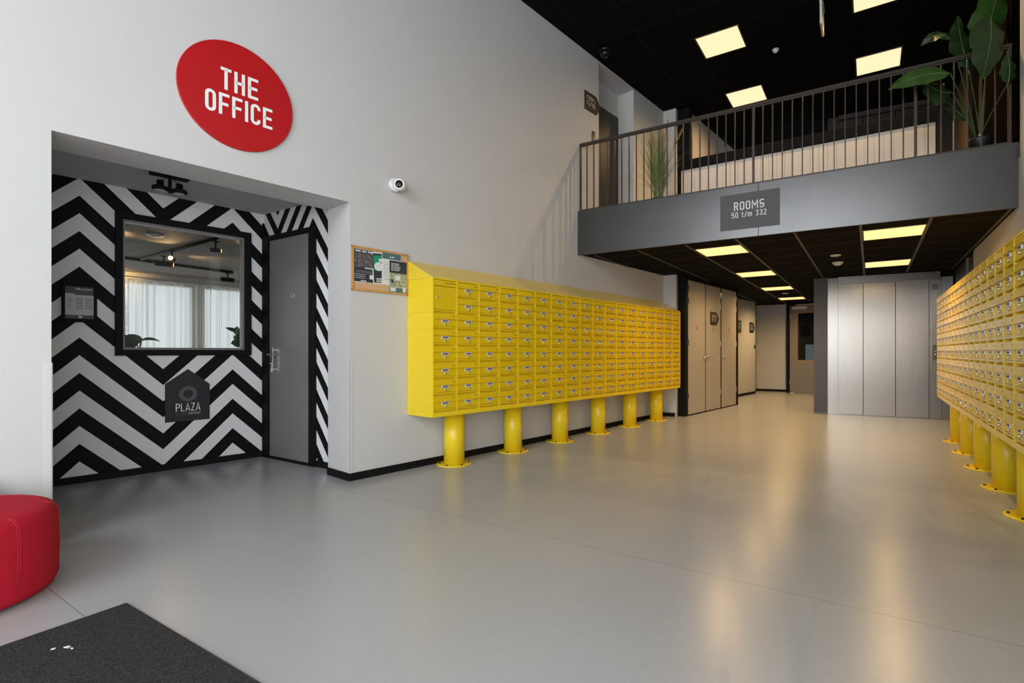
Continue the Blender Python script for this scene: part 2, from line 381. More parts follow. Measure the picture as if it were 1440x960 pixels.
# office recess
RZ = 2.648
bw = MB()
SA, SB, WB0, WB1 = 1.045, 2.175, 1.110, 2.415       # window opening
bw.box(-1.6, SA, 1.75, 1.87, 0, RZ).box(SB, 2.45, 1.75, 1.87, 0, RZ).box(SA, SB, 1.75, 1.87, 0, WB0).box(SA, SB, 1.75, 1.87, WB1, RZ)
struct('wall_office', bw, CHEV, LEFT)
sw = MB().box(-5.66, -5.607, 3.062, 3.16, 0, RZ).box(-4.66, -4.235, 3.062, 3.16, 0, RZ).box(-5.607, -4.66, 3.062, 3.16, 2.395, RZ)
struct('wall_office_side', sw, CHEV2)
struct('ceiling_recess', MB().box(-1.6, 2.6, .39, 1.87, RZ, RZ + .1), mat('recess_ceiling_paint', (.55, .55, .55), .8), LEFT)
struct('wall_recess_end', MB().box(-1.7, -1.6, .39, 1.87, 0, RZ), WHITE, LEFT)
struct('baseboard_office', MB().box(-1.6, 2.31, 1.735, 1.75, 0, .062), BASEB, LEFT)
struct('baseboard_office_side', MB().box(-4.655, -4.24, 3.047, 3.062, 0, .062), BASEB)
struct('baseboard_left', MB().box(2.338, S8, -.012, 0, 0, .068).box(2.337, 2.349, -.012, .39, 0, .068).box(-6, .43, -.012, 0, 0, .068), BASEB, LEFT)
struct('baseboard_return', MB().box(-3.13, -2.90, 8.788, 8.80, 0, .068), BASEB)
struct('baseboard_corridor', MB().box(11.1, 14.47, .338, .35, 0, .068).box(14.5, 16.3, .608, .62, 0, .068), BASEB, LEFT)
# corner guards
for nm, bx_ in (('trim_1', (2.343, 2.372, -.004, .0, .068, 1.077)), ('trim_2', (.414, .449, -.004, 0, .0, 1.077))):
    g = MB().box(*bx_)
    if nm == 'trim_1': g.box(2.345, 2.349, -.004, .03, .068, 1.077)
    else: g.box(.444, .448, -.004, .03, 0, 1.077)
    struct(nm, g, JAMBW, LEFT)
# right wall
wr = MB().box(1.17, 1.30, .2, 8.86, 0, 2.95).box(1.17, 1.30, -4.15, 6.34, 2.95, ZU).box(1.17, 1.30, -4.15, -3.8, 0, 2.95).box(1.17, 1.30, -3.8, .2, 0, .1)
struct('wall_right', wr, WHITE)
struct('wall_right.001', MB().box(1.20, 1.30, 8.86, 11.0, 0, ZL).box(1.175, 1.20, 8.86, 8.90, 0, ZL, 1).box(1.175, 1.20, 9.48, 9.53, 0, ZL, 1), [mat('dark_corridor_paint', (.03, .027, .025), .5), GREYD])
struct('wall_right.002', MB().box(1.20, 1.30, 6.34, 9.03, 2.95, ZU).box(1.18, 1.30, 9.03, 9.40, ZF, ZU, 1).box(1.20, 1.30, 9.40, 11.0, ZF, ZU, 2), [DKBR, BLACK, WOODB])
struct('baseboard_right', MB().box(1.158, 1.17, .2, 8.86, 0, .068), BASEB)
# street front behind the camera
rw = MB().box(-5.2, -3.7, -4.15, -4.0, 0, ZU).box(1.05, 1.3, -4.15, -4.0, 0, ZU).box(-3.7, 1.05, -4.15, -4.0, 0, .25).box(-3.7, 1.05, -4.15, -4.0, 5.32, ZU)
struct('wall_rear', rw, WHITE)
wn = MB()
for x in (-3.7, -2.12, -.56, .99): wn.box(x, x + .06, -4.1, -4.03, .25, 5.32)
for z in (.25, 2.5, 5.26): wn.box(-3.7, 1.05, -4.1, -4.03, z, z + .06)
struct('window_2', wn, BLACK)
wn = MB()  # unseen side glazing, added to go with the recess fill light
for y in (-3.8, -2.5, -1.2, .14): wn.box(1.20, 1.26, y, y + .06, .1, 2.95)
for z in (.1, 2.89): wn.box(1.20, 1.26, -3.8, .2, z, z + .06)
struct('added_side_window', wn, BLACK)
# upper ceiling, lower stepped strip near the camera
UTX = [-2.033 + .6167 * k for k in range(-2, 6)]
cl = MB().box(-5.6, 1.3, 4.35, 16.5, ZU, ZU + .1).box(-5.6, 1.3, -5.2, 4.35, ZU - .07, ZU + .1)
struct('ceiling', cl, CEILM)
g = MB()
for x in UTX: g.box(x - .012, x + .012, 4.40, 10.6, ZU - .004, ZU + .01)
for k in range(-4, 7): g.box(-3.6, 1.17, 6.97 + .589 * k - .012, 6.97 + .589 * k + .012, ZU - .003, ZU + .01)
struct('ceiling_grid_upper', g, GRIDB)
# balcony slab with fascia; its underside is the lower ceiling
FW = 4.64
P4 = [to_world(FAS, (x, y, 0))[:2] for x, y in ((0, 0), (FW, 0))]
sl = MB().prism([P4[0], P4[1], (1.30, 16.5), (-3.4, 16.5), (-3.4, 8.9), (-3.11, 8.85)], ZL + .01, ZF)
struct('balcony_slab', sl, DKBR)
struct('balcony_fascia', MB().box(0, 2.35, -.02, 0, ZL - .015, ZF + .005).box(2.353, FW - .0, -.02, 0, ZL - .015, ZF + .005), FASM, FAS, bevel=.002)
cl = MB().prism([P4[0], P4[1], (1.25, 16.3), (-3.0, 16.3), (-3.0, 8.9), (-3.12, 8.82)], ZL, ZL + .01)
struct('ceiling_lower', cl, CEILM)
g = MB(); LX = [-3.27, -2.625, -1.985, -1.370, -.73, -.088, .524, 1.13]
for x in LX: g.box(x - .014, x + .014, 6.42, 10.66 if x > -.9 else 16.2, ZL - .006, ZL + .004)
for k in range(0, 16):
    y = 6.745 + .6 * k; x1 = 1.17 if y < 10.6 else -.9
    g.box(-3.4 if y < 8.7 else -2.8, x1, y - .005, y + .005, ZL - .004, ZL + .004, 1)
struct('ceiling_grid_lower', g, [GRIDM, mat('thin_grid', (.022, .02, .018), .6, spec=.2)])
# end walls
struct('wall_back', MB().box(-3.0, -1.99, 16.0, 16.1, 0, ZL).box(-1.99, -1.94, 15.70, 16.1, 0, ZL, 1).box(-1.94, -.8, 15.9, 16.1, 2.43, ZL, 1), [WHITE, BLACK])
struct('wall_back.001', MB().box(-5.0, 1.3, 16.1, 16.2, ZF, ZU), DKBR)
struct('wall_corridor_right', MB().box(-.89, -.86, 10.75, 15.9, 0, ZL), DKGREY)
struct('baseboard_back', MB().box(-2.9, -1.99, 15.988, 16.0, 0, .068), BASEB)
# back wall of the lift lobby: dark panel beside the lift
struct('wall_lift', MB().box(-.222, -.002, 0, .3, 0, ZL).box(-.222, -.002, -.008, 0, 0, .035, 1).box(1.84, 2.0, 0, .1, 0, ZL, 2), [DKGREY, mat('panel_foot', (.12, .12, .13), .5), BLACK], ELV)

# office interior behind the window
OC = 2.50; OB = 6.75
of = MB().box(-2.2, -2.1, 1.87, OB + .2, 0, OC).box(6.0, 6.1, 1.87, OB + .2, 0, OC)
of.box(-2.2, 6.1, OB, OB + .2, 2.32, OC).box(-2.2, 6.1, OB, OB + .2, 0, .35)
of.box(3.02, 3.22, OB, OB + .2, .35, 2.32)
of.box(2.45, 6.1, 1.77, 1.87, 0, OC)
struct('wall_office_interior', of, OFFW, LEFT)
struct('ceiling_office', MB().box(-2.2, 6.1, 1.871, OB + .2, OC, OC + .1), CONC, LEFT)
struct('floor_office', MB().box(-2.2, 6.1, 1.871, OB + .2, .001, .01), mat('office_floor', (.18, .17, .16), .6), LEFT)
o = area('daylight_office_window', (0, 0, 0), (0, 0, 0), 7.5, 1.9, DAY_OFFICE, (.93, .98, 1.0))
p = to_world(LEFT, (2.0, OB + .7, 1.4)); o.location = p; o.rotation_euler = (PI / 2, 0, LEFT[2] + PI)

# ================================================================== window_1 : office window
root = bpy.data.objects.new('window_1', None); C.objects.link(root); place(root, None, LEFT, (0, 0, 0)); root['kind'] = 'structure'
fr = MB(); a, b, c, d = 1.042, 2.177, 1.107, 2.418; t = .055
for bx_ in ((a, a + t, c, d), (b - t, b, c, d), (a + t, b - t, c, c + t), (a + t, b - t, d - t, d)): fr.box(bx_[0], bx_[1], 1.715, 1.80, bx_[2], bx_[3])
fr.build('window_frame', BLACK, root, bevel=.003)
fr = MB(); a, b, c, d = a + t, b - t, c + t, d - t; t = .022
for bx_ in ((a, a + t, c, d), (b - t, b, c, d), (a + t, b - t, c, c + t), (a + t, b - t, d - t, d)): fr.box(bx_[0], bx_[1], 1.765, 1.83, bx_[2], bx_[3])
fr.build('inner_frame', mat('grey_inner_frame', (.20, .20, .19), .4), root)
MB().box(a + t, b - t, 1.795, 1.801, c + t, d - t).build('pane', GLASS, root)
MB().box(a, b, 1.83, 1.95, c - .02, c + .01).build('window_sill', JAMBW, root)

# ================================================================== door_1 : office door
root = bpy.data.objects.new('door_1', None); C.objects.link(root); place(root, None, HALL, (0, 0, 0)); root['kind'] = 'structure'
YD = 3.062
MB().box(-5.607, -5.492, YD - .03, YD + .10, 0, 2.395).box(-4.754, -4.66, YD - .03, YD + .10, 0, 2.395).box(-5.492, -4.754, YD - .03, YD + .10, 2.345, 2.395).build('door_frame', BLACK, root, bevel=.003)
MB().box(-5.650, -5.607, YD - .02, YD + .02, 0, 2.55).build('corner_post', BLACK, root)
MB().box(-5.607, -4.66, YD - .035, YD + .03, 0, .018).build('threshold', BLACK, root)
leaf = MB().box(-5.488, -4.758, YD - .010, YD + .03, .022, 2.342).build('door_leaf', GREYD, root, bevel=.002)
h = MB().box(-5.452, -5.414, YD - .024, YD - .012, .93, 1.185)
h.lathe([(.011, -.05), (.011, 0)], -5.433, YD - .016, 12, 0, 'y', cz=1.115)
h.tube([(-5.433, YD - .06, 1.115), (-5.40, YD - .066, 1.115), (-5.31, YD - .064, 1.112)], .009, 10)
h.lathe([(.012, -.02), (.012, 0)], -5.433, YD - .02, 12, 0, 'y', cz=1.02)
h.build('door_handle', CHROME, root)
h = MB().box(-5.388, -5.37, YD - .05, YD - .035, .93, 1.19).box(-5.385, -5.373, YD - .04, YD - .01, .95, .965).box(-5.385, -5.373, YD - .04, YD - .01, 1.155, 1.17)
h.build('pull_bar', CHROME, root)
MB().box(-5.088, -5.018, YD - .0135, YD - .012, 1.712, 1.738).box(-5.078, -5.04, YD - .0145, YD - .0135, 1.720, 1.730, 1).build('door_label', [JAMBW, INK], root)

# ================================================================== big wall sign
t = thing('round_sign', 'large red round wall sign with white letters THE OFFICE above the recess opening', 'sign', LEFT, (1.455, 0, 3.045))
MB().lathe([(.389, -.018), (.391, -.016), (.391, 0)], 0, 0, 96, 0, 'y').build('disc', RED, t)
mb = MB()
stroke_text(mb, 'THE', -.122, .020, .158, -.0195, t=.135, width=.254)
stroke_text(mb, 'OFFICE', -.221, -.168, .156, -.0195, t=.135, width=.456)
mb.build('lettering', LETW, t)

# balcony sign
t = thing('room_sign', 'grey rectangular sign reading ROOMS 50 t/m 332 on the balcony fascia', 'sign', FAS, (1.925, -.02, ZL))
MB().box(0, .655, -.006, 0, .085, .505).build('panel', SIGNG, t)
mb = MB(); stroke_text(mb, 'ROOMS', .157, .308, .100, -.0075, t=.12, width=.335); stroke_text(mb, '50 t/m 332', .130, .222, .066, -.0075, t=.12, gap=.15, width=.385)
mb.build('lettering', LETW, t)

# house-shaped sign
t = thing('house_shaped_sign', 'charcoal house-shaped plaque with ring logo and PLAZA below office window', 'sign', LEFT, (1.605, 1.75, .46))
MB().prism_y([(-.187, 0), (.187, 0), (.187, .358), (0, .512), (-.187, .372)], -.012, 0).build('plaque', SIGNB, t)
mb = MB()
for k in range(26):
    a0 = 2 * PI * k / 26
    for r0, r1 in ((.043, .049), (.052, .058), (.061, .067), (.070, .075)):
        q = []
        for r, aa in ((r0, a0), (r1, a0 + .02), (r1, a0 + .19), (r0, a0 + .17)): q.append((r * math.cos(aa), -.0132, .268 + r * math.sin(aa)))
        mb.poly(q)
mb.lathe([(.043, 0), (.0435, 0)], 0, -.0131, 48, 0, 'y', cz=.268) if False else None
mb.build('ring_logo', mat('ring_grey', (.17, .17, .18), .6), t)
mb = MB(); stroke_text(mb, 'PLAZA', -.102, .098, .078, -.0135, t=.088, width=.206); mb.build('lettering', LETW, t)
font_part('tagline', 'RESIDENT', -.100, .064, -.0135, .100, .020, SIGNR, t)
font_part('tagline', 'SERVICES', .006, .064, -.0135, .098, .020, SIGNT, t)

# opening hours frame
t = thing('opening_hours_frame', 'small black framed opening hours notice on chevron wall left of window', 'sign', LEFT, (.80, 1.75, 1.40))
m_ = MB(); x0, x1, z0, z1 = -.112, .118, 0, .338
for q in ((x0, x0 + .022, z0, z1), (x1 - .022, x1, z0, z1), (x0, x1, z0, z0 + .03), (x0, x1, z1 - .03, z1)): m_.box(q[0], q[1], -.03, 0, q[2], q[3])
m_.build('frame', BLACK, t)
MB().box(x0 + .02, x1 - .02, -.016, 0, z0 + .028, z1 - .028).build('sheet', mat('hours_sheet', (.50, .50, .50), .6), t)
HB = mat('hours_band', (.075, .075, .08), .6)
MB().box(x0 + .02, -.03, -.018, -.016, .248, z1 - .03).box(-.03, x1 - .02, -.018, -.016, .236, z1 - .03).build('header_band', HB, t)
MB().box(x0 + .02, x1 - .02, -.018, -.016, .030, .062).build('footer_band', HB, t)
font_part('title', 'Office hours', -.022, .280, -.0185, .105, .016, LETW, t)
HI = mat('hours_ink', (.06, .06, .065), .6); mb = MB()
for k in range(5): text_rows(mb, -.078, -.040, .205 - .0195 * k, 1, .01, .004, -.0175, 0, k, .03)
mb.build('day_names', HI, t)
for x in (-.018, .042):
    mb = MB()
    for k in range(5): text_rows(mb, x, x + .048, .206 - .0195 * k, 2, .0045, .0034, -.0178, 0, k + 9, .012)
    mb.build('hours_column', HI, t)
MB().box(-.004, .020, -.0195, -.018, .036, .056).build('logo', SIGNT, t)

# arrow signs
def arrow_sign(frame, loc, w_, h_, label, point=True, seed=1, tip=.28):
    t = thing('arrow_sign', label, 'sign', frame, loc)
    x2 = w_ * (1 - tip) if point else w_
    pl = [(0, 0), (x2, 0)] + ([(w_, h_ * .5)] if point else []) + [(x2, h_), (0, h_)]
    MB().prism_y(pl, -.012, 0).build('plate', SIGNB, t)
    mb = MB()
    for k, (z0_, z1_) in enumerate(((.58, .80), (.28, .50))):
        x = w_ * .12; R = random.Random(seed + k)
        while x < x2 * .88:
            ww = w_ * .085; z0, z1 = z0_ * h_, z1_ * h_
            kind = R.randint(0, 2); th = ww * .28
            mb.poly([(x, -.0135, z0), (x + th, -.0135, z0), (x + th, -.0135, z1), (x, -.0135, z1)])
            if kind != 1: mb.poly([(x, -.0135, z1 - th), (x + ww, -.0135, z1 - th), (x + ww, -.0135, z1), (x, -.0135, z1)])
            if kind != 0: mb.poly([(x, -.0135, z0), (x + ww, -.0135, z0), (x + ww, -.0135, z0 + th), (x, -.0135, z0 + th)])
            if kind == 2: mb.poly([(x + ww - th, -.0135, z0), (x + ww, -.0135, z0), (x + ww, -.0135, z1), (x + ww - th, -.0135, z1)])
            x += ww * 1.35
    mb.build('lettering', SIGNT, t); return t
arrow_sign(LEFT, (5.905, 0, 4.60), .40, .262, 'small dark arrow-shaped sign high on left wall before the balcony', seed=3)
arrow_sign(LEFT, (9.61, -.34, 1.67), .42, .25, 'dark arrow-shaped sign on the middle cupboard door', seed=5)
arrow_sign(LEFT, (12.75, .35, 1.64), .58, .31, 'dark square sign on corridor wall half hidden by cupboard edge', point=False, seed=7)
arrow_sign(LEFT, (13.98, .35, 1.66), .42, .28, 'small dark arrow-shaped sign at far end of corridor wall', seed=9)
tag(MB().box(14.36, 14.42, .33, .35, 1.24, 1.33).build('wall_switch', BPLAS, None, LEFT), 'small dark switch on the corridor wall beside the black door edge', 'switch')
tag(MB().box(6.09, 6.16, -.012, 0, 4.20, 4.34).build('wall_switch', BPLAS, None, LEFT), 'small dark access button beside the upstairs niche door', 'switch')

# security camera
t = thing('security_camera', 'white security camera with black lens on left wall above the notice board', 'camera', LEFT, (2.79, 0, 2.72))
MB().lathe([(.062, 0), (.064, -.05), (.058, -.056)], 0, 0, 32, 0, 'y').build('base', PLAS, t)
hd = MB().lathe([(0.0, .066), (.03, .060), (.052, .038), (.056, .01), (.054, -.025), (.050, -.040), (.040, -.046)], 0, 0, 32, 0, 'y').build('camera_head', PLAS, t, loc=(.012, -.095, -.008))
hd.rotation_euler = (math.radians(8), 0, math.radians(-48))
ln = MB().lathe([(.037, -.044), (.034, -.052), (.0, -.056)], 0, 0, 32, 0, 'y').build('lens', BPLAS, hd)
MB().lathe([(.008, -.058), (0, -.0595)], -.012, 0, 12, 0, 'y', cz=-.014).lathe([(.008, -.058), (0, -.0595)], .012, 0, 12, 0, 'y', cz=-.014).build('sensor', CHROME, hd)

# notice board and posters
t = thing('notice_board', 'cork notice board with light wooden frame left of the yellow mailboxes', 'notice board', LEFT, (2.358, 0, 1.69))
m_ = MB(); W_, H_ = .586, .398
for q in ((0, .018, 0, H_), (W_ - .018, W_, 0, H_), (0, W_, 0, .018), (0, W_, H_ - .018, H_)): m_.box(q[0], q[1], -.02, 0, q[2], q[3])
m_.build('frame', OAK, t, bevel=.002)
MB().box(.016, W_ - .016, -.010, 0, .016, H_ - .016).build('cork_panel', CORK, t)
def poster(name, label, x, z, w_, h_, ang, y, paint, mats, group=None):
    t = thing(name, label, 'poster', LEFT, (2.358 + x, y, 1.69 + z)); t.rotation_euler = (0, ang, LEFT[2])
    MB().box(0, w_, -.0015, 0, 0, h_).build('sheet', mats[0], t)
    mb = MB(); paint(mb, w_, h_); mb.build('print', mats[1:], t); return t
def R_(mb, x0, x1, z0, z1, mi, y=-.0022): mb.poly([(x0, y, z0), (x1, y, z0), (x1, y, z1), (x0, y, z1)], mi)
def p1(mb, w, h):
    R_(mb, .004, w - .004, .004, h - .004, 0); R_(mb, .008, w - .008, h * .45, h * .88, 1, -.0026); text_rows(mb, .015, w * .9, h * .955, 1, .02, .012, -.0028, 2, 3, .05)
    R_(mb, .02, w - .02, h * .28, h * .36, 3, -.0026); text_rows(mb, .01, w * .70, h * .24, 3, .016, .0035, -.0028, 2, 5, .02); R_(mb, w * .78, w * .96, h * .12, h * .25, 2, -.0028)
    R_(mb, w * .55, w * .98, h * .425, h * .455, 2, -.0030); text_rows(mb, w * .35, w * .65, h * .06, 1, .016, .010, -.0028, 2, 5, .02)
def p2(mb, w, h):
    R_(mb, .01, w - .004, .012, h - .012, 0); R_(mb, .018, w - .004, h * .42, h * .9, 1, -.0026)
    q = [(w * .55 + w * .38 * math.cos(a), -.0028, h * .55 + h * .14 * math.sin(a)) for a in [2 * PI * k / 20 for k in range(20)]]; mb.poly(q, 2)
    R_(mb, w * .6, w * .95, h * .7, h * .8, 2, -.0028); text_rows(mb, w * .3, w * .9, h * .18, 2, .02, .012, -.0028, 2, 5, .02)
def p3(mb, w, h):
    R_(mb, .004, w - .004, h * .80, h - .004, 0)
    mb.poly([(w * .40, -.0028, h * .845), (w * .46, -.0028, h * .845), (w * .43, -.0028, h * .935)], 1); text_rows(mb, w * .5, w * .68, h * .895, 1, .016, .010, -.0028, 1, 5, .02)
    text_rows(mb, .02, w * .45, h * .70, 9, h * .065, .003, -.0026, 2, 9, .02)
def p4(mb, w, h):
    R_(mb, .0, w, 0, h, 1); R_(mb, 0, w, h * .62, h, 0, -.0026); text_rows(mb, w * .10, w * .62, h * .92, 5, h * .050, .007, -.0032, 2, 9, .022)
    R_(mb, w * .30, w * .62, h * .40, h * .55, 2, -.0028); R_(mb, w * .1, w * .22, h * .3, h * .42, 0, -.0028); R_(mb, 0, w, 0, h * .16, 3, -.0028); R_(mb, w * .76, w * .93, h * .05, h * .2, 2, -.0030); R_(mb, w * .05, w * .35, h * .05, h * .17, 2, -.003)
poster('poster', 'dark navy event poster with crowd photo at left of the notice board', .020, .078, .200, .298, 0, -.0105, p1, [PAPER, NAVY, PHOTO, PAPER, SIGNG])
poster('poster', 'narrow green and white poster tucked between two sheets on notice board', .213, .075, .120, .292, math.radians(-4), -.0115, p2, [PAPER, NAVY, GREENP, PAPER])
poster('poster', 'white sheet with teal header band in the middle of the notice board', .300, .078, .208, .305, 0, -.0145, p3, [PAPER, TEAL, PAPER, SIGNR])
poster('poster', 'colourful flyer of a room with dark title block at lower right of notice board', .378, .010, .192, .305, 0, -.0170, p4, [PAPER, NAVY, PHOTO2, PAPER, TEAL])

# recess double spotlight
t = thing('double_ceiling_spot', 'black double spotlight fixture under the recess ceiling', 'ceiling light', LEFT, (1.28, 1.02, RZ))
MB().box(-.135, .135, -.05, .05, -.022, 0).build('mounting_plate', BLACK, t)
MB().box(-.011, .011, -.011, .011, -.158, -.022).box(-.03, .03, -.012, .012, -.142, -.130).build('stem', BLACK, t)
for sx in (-.068, .068):
    MB().lathe([(.022, -.062), (.026, -.070), (.026, -.105), (.05, -.112), (.058, -.120), (.058, -.140), (.045, -.146)], sx, 0, 28).build('spot_head', BLACK, t)
    MB().lathe([(.040, -.1465), (0, -.143)], sx, 0, 24).build('lens', BPLAS, t)
    MB().tube([(sx * .45, 0, -.022), (sx * .55, .006, -.05), (sx * .9, .004, -.055), (sx, 0, -.064)], .0035, 6).build('cable', BLACK, t)

# ================================================================== mailboxes
CP = .2898
def mailbox_meshes(rh, w=CP):
    q = rh / .155
    b = MB()
    b.box(.010, w - .010, -.004, .024, .098 * q, .147 * q)                 # letter flap
    b.box(.010, w - .010, -.015, .024, .0945 * q, .099 * q)                # lip under flap
    b.box(.010, w - .010, -.001, .024, .028 * q, .0925 * q)                # door
    b.box(.010, w - .010, -.004, .024, .012 * q, .0255 * q)                # lower band
    x = w - .052
    for dx in (0, .011): b.box(x + dx, x + dx + .007, -.0046, -.003, .118 * q, .130 * q, 1)
    m = b.mesh('mailbox', [YELL2, NUM])
    b = MB().box(w / 2 - .043, w / 2 + .043, -.0065, .0, .065 * q, .091 * q)
    for k in range(5): b.box(w / 2 - .032 + .013 * k, w / 2 - .021 + .013 * k, -.0072, -.006, .0715 * q, .0845 * q, 1)
    pm = b.mesh('name_plate', [PLATE, INK])
    lm = MB().lathe([(.0115, 0), (.0115, -.009), (.009, -.013), (0, -.0135)], w / 2, 0, 14, 0, 'y', cz=.0475 * q).mesh('lock', CHROME)
    return m, pm, lm
def cabinet_parts(zt, zb, rh, depth, name_label, frame, loc, group, pole_off, meshes, parcel=False, end=0):
    t = thing('mailbox_cabinet', name_label, 'mailbox cabinet', frame, loc, group)
    z0 = zb + .047; W3 = 3 * CP
    c = MB().box(0, W3, .026, depth, zb + .002, zt)
    c.box(0, W3, -.002, .026, zb, z0 - .004); c.box(0, W3, -.002, .026, z0 + 8 * rh, zt)
    for k in range(4):
        xa = max(0, k * CP - .008); xb = min(W3, k * CP + .008); c.box(xa, xb, -.006, .026, z0 - .004, z0 + 8 * rh)
    c.build('casing', YELL, t)
    if end:                                                     # side sheets of the modules with open seams
        s_ = MB(); xs = (-.004, 0) if end < 0 else (W3, W3 + .004)
        s_.box(*xs, 0, depth, zb, z0 - .001)
        rows = [0, 1, 2, 3, 4, 5] + ([6] if parcel else [6, 7])
        for k in rows: s_.box(*xs, 0, depth, z0 + k * rh + .0032, z0 + (k + (2 if (parcel and k == 6) else 1)) * rh - .0032)
        s_.build('side_panel', YELL, t)
    for ci in range(3):
        for ri in range(8):
            if parcel and ci == 0 and ri >= 6: continue
            o = bpy.data.objects.new('mailbox', meshes[0]); C.objects.link(o); o.parent = t; o.location = (ci * CP, 0, z0 + ri * rh)
            for nm, me in (('name_plate', meshes[1]), ('lock', meshes[2])):
                s_ = bpy.data.objects.new(nm, me); C.objects.link(s_); s_.parent = o
    if parcel:
        za = z0 + 6 * rh
        pc = MB().box(.010, CP - .010, -.004, .024, za + 2 * rh - .058, za + 2 * rh - .008).box(.010, CP - .010, -.001, .024, za + .03, za + 2 * rh - .066).box(.010, CP - .010, -.004, .024, za + .012, za + .026)
        text_rows(pc, CP * .50, CP * .97, za + 2 * rh - .026, 1, .01, .008, -.0048, 1, 4, .016)
        pc = pc.build('parcel_compartment', [YELL2, NUM], t)
        MB().lathe([(.0115, 0), (.0115, -.009), (.009, -.013), (0, -.0135)], .048, 0, 14, 0, 'y', cz=za + rh * .95).build('lock', CHROME, pc)
    po = MB().lathe([(.104, 0), (.104, zb + .002)], W3 / 2 + .01, pole_off, 40).build('pole', YELL, t)
    fl = MB().lathe([(.178, 0), (.178, .008), (.174, .011), (.105, .011)], W3 / 2 + .01, pole_off, 48).build('flange', YELL, po)
    for k in range(6):
        a = 2 * PI * k / 6 + .35
        MB().lathe([(.011, .011), (.011, .017), (.006, .022), (0, .022)], W3 / 2 + .01 + .148 * math.cos(a), pole_off + .148 * math.sin(a), 8).build('bolt', BPLAS, po)
    return t
ZB, ZT, DEP = .5328, 1.8361, .3912
rhL = (ZT - .014 - ZB - .047) / 8; mmL = mailbox_meshes(rhL)
where = ['yellow mailbox cabinet nearest the notice board, with a tall parcel door at its top left', 'second yellow mailbox cabinet from the notice board in the left bank',
         'third yellow mailbox cabinet from the notice board in the left bank', 'fourth yellow mailbox cabinet from the notice board in the left bank',
         'fifth yellow mailbox cabinet in the left bank, next to last before cupboards', 'last yellow mailbox cabinet of the left bank, beside the black cupboard frame']
for k in range(6):
    cabinet_parts(ZT, ZB, rhL, DEP - .002, where[k], LEFT, (2.9495 + 3 * CP * k, -DEP, 0), 'yellow mailbox cabinets on left wall', .225, mmL, parcel=(k == 0), end=(-1 if k == 0 else (1 if k == 5 else 0)))
XE = 2.9495 + 18 * CP
tag(MB().poly([(2.9455, 0, 2.033), (2.9455, -.3912, ZT + .001), (XE, -.3912, ZT + .001), (XE, 0, 2.033)]).poly([(2.9455, 0, ZT + .001), (2.9455, -.3912, ZT + .001), (2.9455, 0, 2.033)]).poly([(XE, 0, ZT + .001), (XE, 0, 2.033), (XE, -.3912, ZT + .001)]).poly([(2.9455, 0, ZT + .001), (XE, 0, ZT + .001), (XE, -.3912, ZT + .001), (2.9455, -.3912, ZT + .001)]).poly([(2.9455, 0, ZT + .001), (2.9455, 0, 2.033), (XE, 0, 2.033), (XE, 0, ZT + .001)]).build('sloped_canopy', mat('yellow_canopy_coat', (.80, .58, .03), .22, spec=.9), None, LEFT),
    'long sloped yellow canopy over the mailboxes on the left wall', 'canopy')
ZTR = 1.8702; rhR = (ZTR - .014 - ZB - .047) / 8; mmR = mailbox_meshes(rhR)
where = ['yellow mailbox cabinet at far end of the right bank, nearest the lift', 'second yellow mailbox cabinet from the lift in the right bank', 'third yellow mailbox cabinet from the lift in the right bank',
         'fourth yellow mailbox cabinet from the lift in the right bank', 'fifth yellow mailbox cabinet from the lift, over the nearest visible right pole', 'yellow mailbox cabinet cut off by the right edge of the photo']
DR = .398
for k in range(6):
    cabinet_parts(ZTR, ZB, rhR, DR - .002, where[k], RIGHT, (3 * CP * k * 1.012, -DR, 0), 'yellow mailbox cabinets on right wall', .192, mmR, end=(-1 if k == 0 else 0))
XE = 18 * CP * 1.012
tag(MB().poly([(0, 0, 2.06), (0, -DR, ZTR + .001), (XE, -DR, ZTR + .001), (XE, 0, 2.06)]).poly([(0, 0, ZTR + .001), (0, -DR, ZTR + .001), (0, 0, 2.06)]).poly([(XE, 0, ZTR + .001), (XE, 0, 2.06), (XE, -DR, ZTR + .001)]).poly([(0, 0, ZTR + .001), (XE, 0, ZTR + .001), (XE, -DR, ZTR + .001), (0, -DR, ZTR + .001)]).build('sloped_canopy', YELL, None, RIGHT),
    'yellow top cover along the mailboxes on the right wall', 'canopy')

